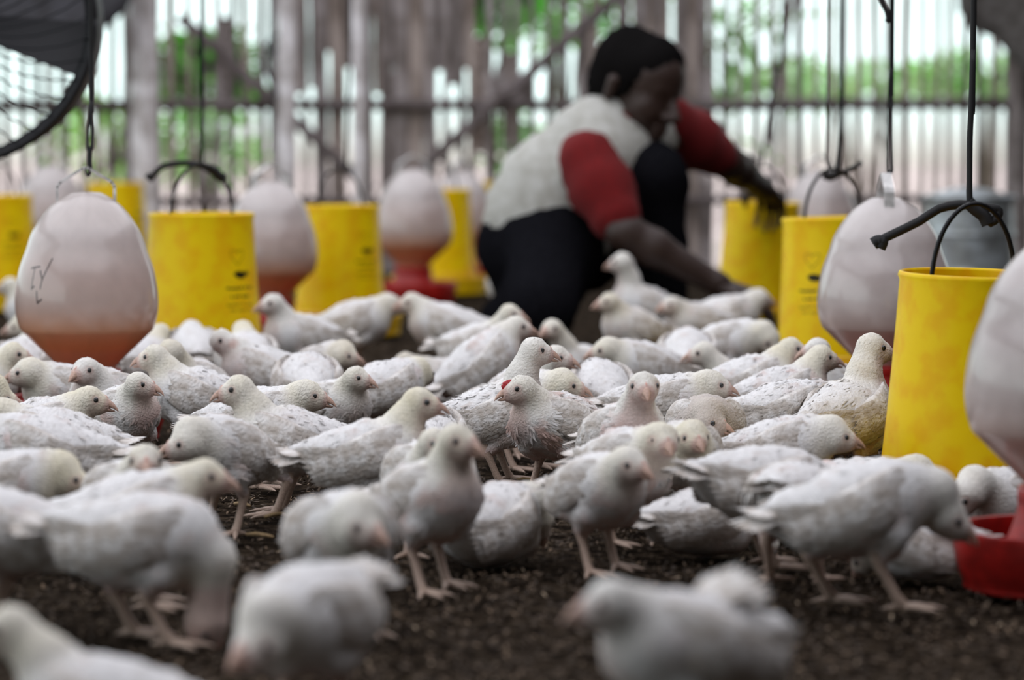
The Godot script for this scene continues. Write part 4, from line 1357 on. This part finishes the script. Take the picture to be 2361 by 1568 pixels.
# one bird. look: world heading of the head; H: height of the crown, hf: how far the head is in front of the middle of the body
func bird(i: int, where: Vector3, heading: float, look: float, H: float, hf: float, pose: String, k: float, opts: Dictionary, label: String) -> Node3D:
	var g := rng(i)
	var o := thing("chicken", label, "chicken", where, heading, GROUP_BIRDS)
	o.scale = Vector3.ONE * k
	H /= k
	hf /= k
	var sit := pose == "sit"
	var pitch: float = opts.get("pitch", 0.10 if sit else (0.19 if H > 0.10 else -0.10)) + g.randf_range(-0.05, 0.05)
	var drop := -0.056 if sit else g.randf_range(-0.004, 0.003)
	var T := Transform3D(Basis(Vector3.BACK, pitch), Vector3(0, 0.105 + drop, 0)) * Transform3D(Basis(), Vector3(0, -0.105, 0))
	var yaw := look - heading
	var dip: float = opts.get("dip", 0.12 if H > 0.09 else 0.95)
	var d := Vector3(cos(yaw) * cos(dip), -sin(dip), -sin(yaw) * cos(dip))
	var su := Vector3(sin(yaw), 0, cos(yaw))              # to the bird's right of the beak
	var hu := su.cross(d).normalized()
	var C := Vector3(hf, H - 0.021, 0)
	var f := Field.new()
	f.add(T * Vector3(-0.056, 0.108, 0), T * Vector3(0, 0.106, 0), 0.029, 0.0415, 0.02)
	f.add(T * Vector3(0, 0.106, 0), T * Vector3(0.043, 0.108, 0), 0.0415, 0.034, 0.02)
	f.add(T * Vector3(-0.026, 0.098, 0), T * Vector3(0.031, 0.096, 0), 0.033, 0.035, 0.02)
	for s in [-1, 1]: f.add(T * Vector3(-0.026, 0.107, s * 0.014), T * Vector3(0.030, 0.108, s * 0.012), 0.033, 0.034, 0.016)
	f.add(T * Vector3(-0.060, 0.113, 0), T * Vector3(-0.094, 0.124, 0), 0.024, 0.010, 0.02)
	var N0 := T * Vector3(0.047, 0.116, 0)
	var toward := (C - N0).length()
	var bow := Vector3(0.014, 0.0, 0) if C.y > N0.y + 0.02 else Vector3(0.012, 0.016, 0)
	var mid := N0.lerp(C, 0.52) - bow * clampf(toward / 0.07, 0.0, 1.3) * (1.0 if C.y > N0.y + 0.02 else -1.0)
	f.add(N0, mid, 0.0260, 0.0212, 0.018)
	f.add(mid, C - d * 0.006, 0.0212, 0.0192, 0.012)
	f.add(C - d * 0.002, C + d * 0.0095 - hu * 0.0030, 0.0204, 0.0158, 0.008)
	f.add(C + d * 0.012 - hu * 0.0040, C + d * 0.0195 - hu * 0.0042, 0.0104, 0.0076, 0.006)
	var hocks := []
	var stride: float = opts.get("stride", g.randf_range(-0.012, 0.012))
	if not sit:
		for s in [-1, 1]:
			var fx: float = 0.012 + s * stride
			var hock := Vector3(fx - 0.016 - absf(stride) * 0.3, 0.052, s * 0.029)
			var knee := T * Vector3(0.016 + s * stride * 0.4, 0.074, s * 0.032)
			f.add(T * Vector3(-0.006, 0.096, s * 0.029), knee, 0.026, 0.015, 0.014)
			f.add(knee, hock, 0.0148, 0.0075, 0.008)
			hocks.append([hock, fx - hock.x, s])
	else:
		for s in [-1, 1]: f.add(T * Vector3(-0.006, 0.090, s * 0.031), T * Vector3(0.024, 0.080, s * 0.033), 0.024, 0.018, 0.014)
	var cell: float = opts.get("cell", 0.006)
	var net := f.nets(cell, 0.002)
	var v: PackedVector3Array = net[0]
	var n: PackedVector3Array = net[1]
	var c := PackedColorArray()
	c.resize(v.size())
	var cream: float = opts.get("cream", g.randf_range(0.2, 0.8))
	var bare: float = opts.get("bare", g.randf_range(0.15, 0.6))
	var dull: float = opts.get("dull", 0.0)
	var axis := C - N0
	var white := Color(0.80, 0.79, 0.785)
	var warm := Color(0.76, 0.70, 0.53)
	var pink := Color(0.60, 0.40, 0.35)
	var skin := Color(0.50, 0.33, 0.29)
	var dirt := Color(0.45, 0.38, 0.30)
	var off := Vector3(i * 3.7, i * 1.3, 0)
	for q in v.size():
		var p := v[q]
		var m := n[q]
		var big := noise.get_noise_3dv(p * 22.0 + off)
		var small := noise.get_noise_3dv(p * 75.0 + off)
		var onneck := smooth(-0.1, 0.65, (p - N0).dot(axis) / axis.length_squared()) * smooth(0.062, 0.045, minf((p - C).length(), (p - mid).length()))
		var hp := p - C
		var fd := hp.dot(d)
		var face := smooth(0.0155, 0.0095, (hp - d * 0.0215 + hu * 0.004).length())
		var t := white.lerp(warm, clampf(cream * onneck * (0.85 + 0.3 * big), 0, 1))
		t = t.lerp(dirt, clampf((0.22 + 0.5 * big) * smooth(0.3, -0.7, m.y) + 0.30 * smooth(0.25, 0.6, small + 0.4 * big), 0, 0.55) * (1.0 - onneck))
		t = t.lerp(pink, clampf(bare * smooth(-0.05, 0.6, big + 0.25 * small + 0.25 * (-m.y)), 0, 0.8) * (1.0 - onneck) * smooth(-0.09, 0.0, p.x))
		var throat := smooth(-0.002, -0.016, hp.dot(hu)) * smooth(-0.012, 0.004, fd) * smooth(0.11, 0.05, hp.length())
		t = t.lerp(skin, 0.65 * throat * clampf(bare * 1.3, 0.1, 1.0))
		t = t.lerp(pink, face * 0.85)
		t = t.lerp(skin, 0.5 * smooth(0.022, 0.008, (hp - d * 0.010 + hu * 0.006 - su * 0.012 * signf(hp.dot(su))).length()) * clampf(bare + 0.2, 0, 1))
		var eye_d := (hp - d * 0.0068 - hu * 0.0036 - su * 0.0172 * signf(hp.dot(su))).length()
		t = t.lerp(pink, 0.5 * smooth(0.0085, 0.0045, eye_d))
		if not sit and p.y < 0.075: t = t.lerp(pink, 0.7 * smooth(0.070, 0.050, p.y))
		t = t.lerp(Color(0.50, 0.43, 0.38), dull)  # dull tone over the whole bird; on birds in shade it paints the shade
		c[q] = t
		if fd < 0.008 or hp.length() > 0.045:
			v[q] = p + m * (small * 0.0042 + big * 0.0050) * (0.35 if onneck > 0.5 else 1.0)
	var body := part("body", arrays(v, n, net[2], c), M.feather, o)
	# head parts
	var hb := Basis(d, hu, su)
	part("beak", shared.beak, M.beak, o, Transform3D(hb * Basis.from_scale(Vector3(1.22, 1.12, 1.12)), C + d * 0.0205 - hu * 0.0040))
	var red: int = opts.get("red", 0)
	part("comb", shared["comb%d" % red], M.comb_red if red else M.comb_pale, o, Transform3D(Basis(su, -1.08) * hb, C + d * (0.0190 if red else 0.0182) + hu * (0.0075 if red else 0.0082)))
	if red: o.get_child(-1).set_meta("label", "red comb")
	for s in [-1, 1]: part("eye", shared.eye, M.eye, o, Transform3D(hb * Basis.from_scale(Vector3(1, 1, 0.75)), C + d * 0.0068 + hu * 0.0036 + su * 0.0166 * s))
	# wings, tail, legs
	for s in [1, -1]: part("wing", shared["wing%d" % s], M.wing, o, T * Transform3D(Basis(), Vector3(0, opts.get("wing_drop", 0.0), 0)))
	part("tail", shared.tail, M.wing, o, T * Transform3D(Basis(Vector3.BACK, opts.get("tail_up", 0.0)), Vector3.ZERO))
	for h in hocks: part("leg", leg_mesh(h[1]), M.shank, o, Transform3D(Basis(), h[0]))
	# loose small feathers over the body
	var count: int = opts.get("down", 0)
	if count:
		var mm := MultiMesh.new()
		mm.transform_format = MultiMesh.TRANSFORM_3D
		mm.use_colors = true
		mm.mesh = shared.down
		var put := []
		while put.size() < count:
			var q := g.randi() % v.size()
			var p := v[q]
			var m := n[q]
			var hp := p - C
			if hp.dot(d) > 0.006 and hp.length() < 0.05: continue
			var u := (p - N0).dot(axis) / axis.length_squared()
			var neck := u > 0.25 and (p - C).length() < axis.length()
			var flow := (-axis.normalized() - d * 0.3) if neck else Vector3(-1, -0.35, 0)
			if p.y < 0.07 and not sit: flow = Vector3(-0.2, -1, 0)
			flow = (flow - m * flow.dot(m) + Vector3(g.randf_range(-1, 1), g.randf_range(-1, 1), g.randf_range(-1, 1)) * 0.22)
			if flow.length() < 0.05: continue
			flow = (flow.normalized() + m * g.randf_range(0.04, 0.24 if count < 2500 else 0.42)).normalized()
			var z := flow.cross(m).normalized()
			var l := g.randf_range(0.004, 0.007) if neck else g.randf_range(0.008, 0.015)
			if p.y < 0.07 and not sit: l *= 0.5
			put.append([Transform3D(Basis(flow, z.cross(flow), z).scaled(Vector3.ONE * l), p - m * 0.0012), c[q] * g.randf_range(0.93, 1.07)])
		mm.instance_count = count
		for q in count:
			mm.set_instance_transform(q, put[q][0])
			mm.set_instance_color(q, put[q][1])
		var mi := MultiMeshInstance3D.new()
		mi.name = "down_feathers"
		mi.multimesh = mm
		mi.material_override = M.quill
		mi.set_meta("kind", "stuff")
		o.add_child(mi)
	return o

func birds() -> void:
	bird_parts()
	var flock := BIRDS
	for i in flock.size():
		var r: Array = flock[i]
		var s: float = r[2]
		var heading := deg_to_rad(r[3])
		var opts: Dictionary = r[7].duplicate()
		var k: float = r[6]
		var depth := FOCAL / s
		var guess := at(r[0], r[1], s).y                    # height of the crown
		var hf: float = opts.get("hf", clampf(remap(guess / k, 0.08, 0.20, 0.112, 0.066), 0.060, 0.114)) * k
		var head := at(r[0], r[1], FOCAL / (depth + hf * sin(heading)))
		var body := Vector3(head.x - hf * cos(heading), 0, head.z + hf * sin(heading))
		if not opts.has("cell"): opts["cell"] = 0.0046 if s > 1380 and s < 1850 else 0.0065
		if not opts.has("down"): opts["down"] = 1500 if s > 1430 and s < 1780 else (500 if s > 1250 and s < 2100 else 0)
		bird(i, body, heading, deg_to_rad(r[4]), head.y, hf, r[5], k, opts, r[8])

func litter() -> void:
	# chaff and husks strewn over the soil, far too many to count
	var st := start()
	blade(st, Vector3(-0.5, 0, 0), Vector3.RIGHT, Vector3.UP, 1.0, 0.34, 0.25, 3)
	var mesh := done(st)
	var g := rng(900)
	var mm := MultiMesh.new()
	mm.transform_format = MultiMesh.TRANSFORM_3D
	mm.use_colors = true
	mm.mesh = mesh
	mm.instance_count = 42000
	for i in mm.instance_count:
		var z := -2.2 - 5.8 * pow(g.randf(), 1.25)
		var x := g.randf_range(-0.2, 0.2) * -z + g.randf_range(-0.1, 0.1)
		var b := Basis.from_euler(Vector3(g.randf_range(-0.5, 0.5), g.randf() * TAU, g.randf_range(-0.6, 0.6)))
		mm.set_instance_transform(i, Transform3D(b.scaled(Vector3.ONE * g.randf_range(0.004, 0.010)), Vector3(x, g.randf_range(0.0, 0.005), z)))
		var c := Color(0.060, 0.044, 0.032).lerp(Color(0.22, 0.15, 0.095), pow(g.randf(), 2.5))
		if g.randf() < 0.02: c = Color(0.34, 0.26, 0.18)
		mm.set_instance_color(i, c)
	var o := MultiMeshInstance3D.new()
	o.name = "chaff_litter"
	o.multimesh = mm
	o.material_override = M.husk
	add_child(o)
	tag(o, "brown husks and chaff strewn over the dark litter floor", "litter", "", "stuff")
	for p in [[1163, 1121, 1570, 0.046, 0.05, "pale straw splinter at the toes of the tall white chicken"], [1212, 1112, 1545, 0.026, -0.05, "short straw scrap just behind the tall white chicken's foot"],
		[640, 1195, 1700, 0.05, 0.9, "straw stalk beside the walking cream-headed chicken's rear foot"], [600, 1240, 1790, 0.045, -0.6, "slanting straw stalk on litter below the walking cream-headed chicken"],
		[1700, 1212, 1740, 0.03, 0.1, "short straw scrap near the dark-bellied chicken's legs"], [560, 1170, 1655, 0.04, -0.9, "steeply slanting straw stalk left of the walking cream-headed chicken"],
		[1380, 1075, 1480, 0.04, 0.2, "straw scrap behind the plump front-facing chicken"], [830, 1480, 2240, 0.04, 0.5, "blurred straw stalk on bare litter in the centre foreground"]]:
		st = start()
		var l: float = p[3] / 2
		tube(st, [Vector3(-l, 0, 0), Vector3(-l * 0.3, 0.002, 0.001), Vector3(l * 0.4, 0.001, -0.001), Vector3(l, 0, 0.001)], [0.0026, 0.0030, 0.0028, 0.0018], 6)
		var where := floor_at(p[0], p[2])
		where.y = 0.006
		tag(part("straw_piece", done(st), M.straw, self, Transform3D(Basis(Vector3.UP, p[4]), where)), p[5], "straw", "pale straw fragments on the litter")
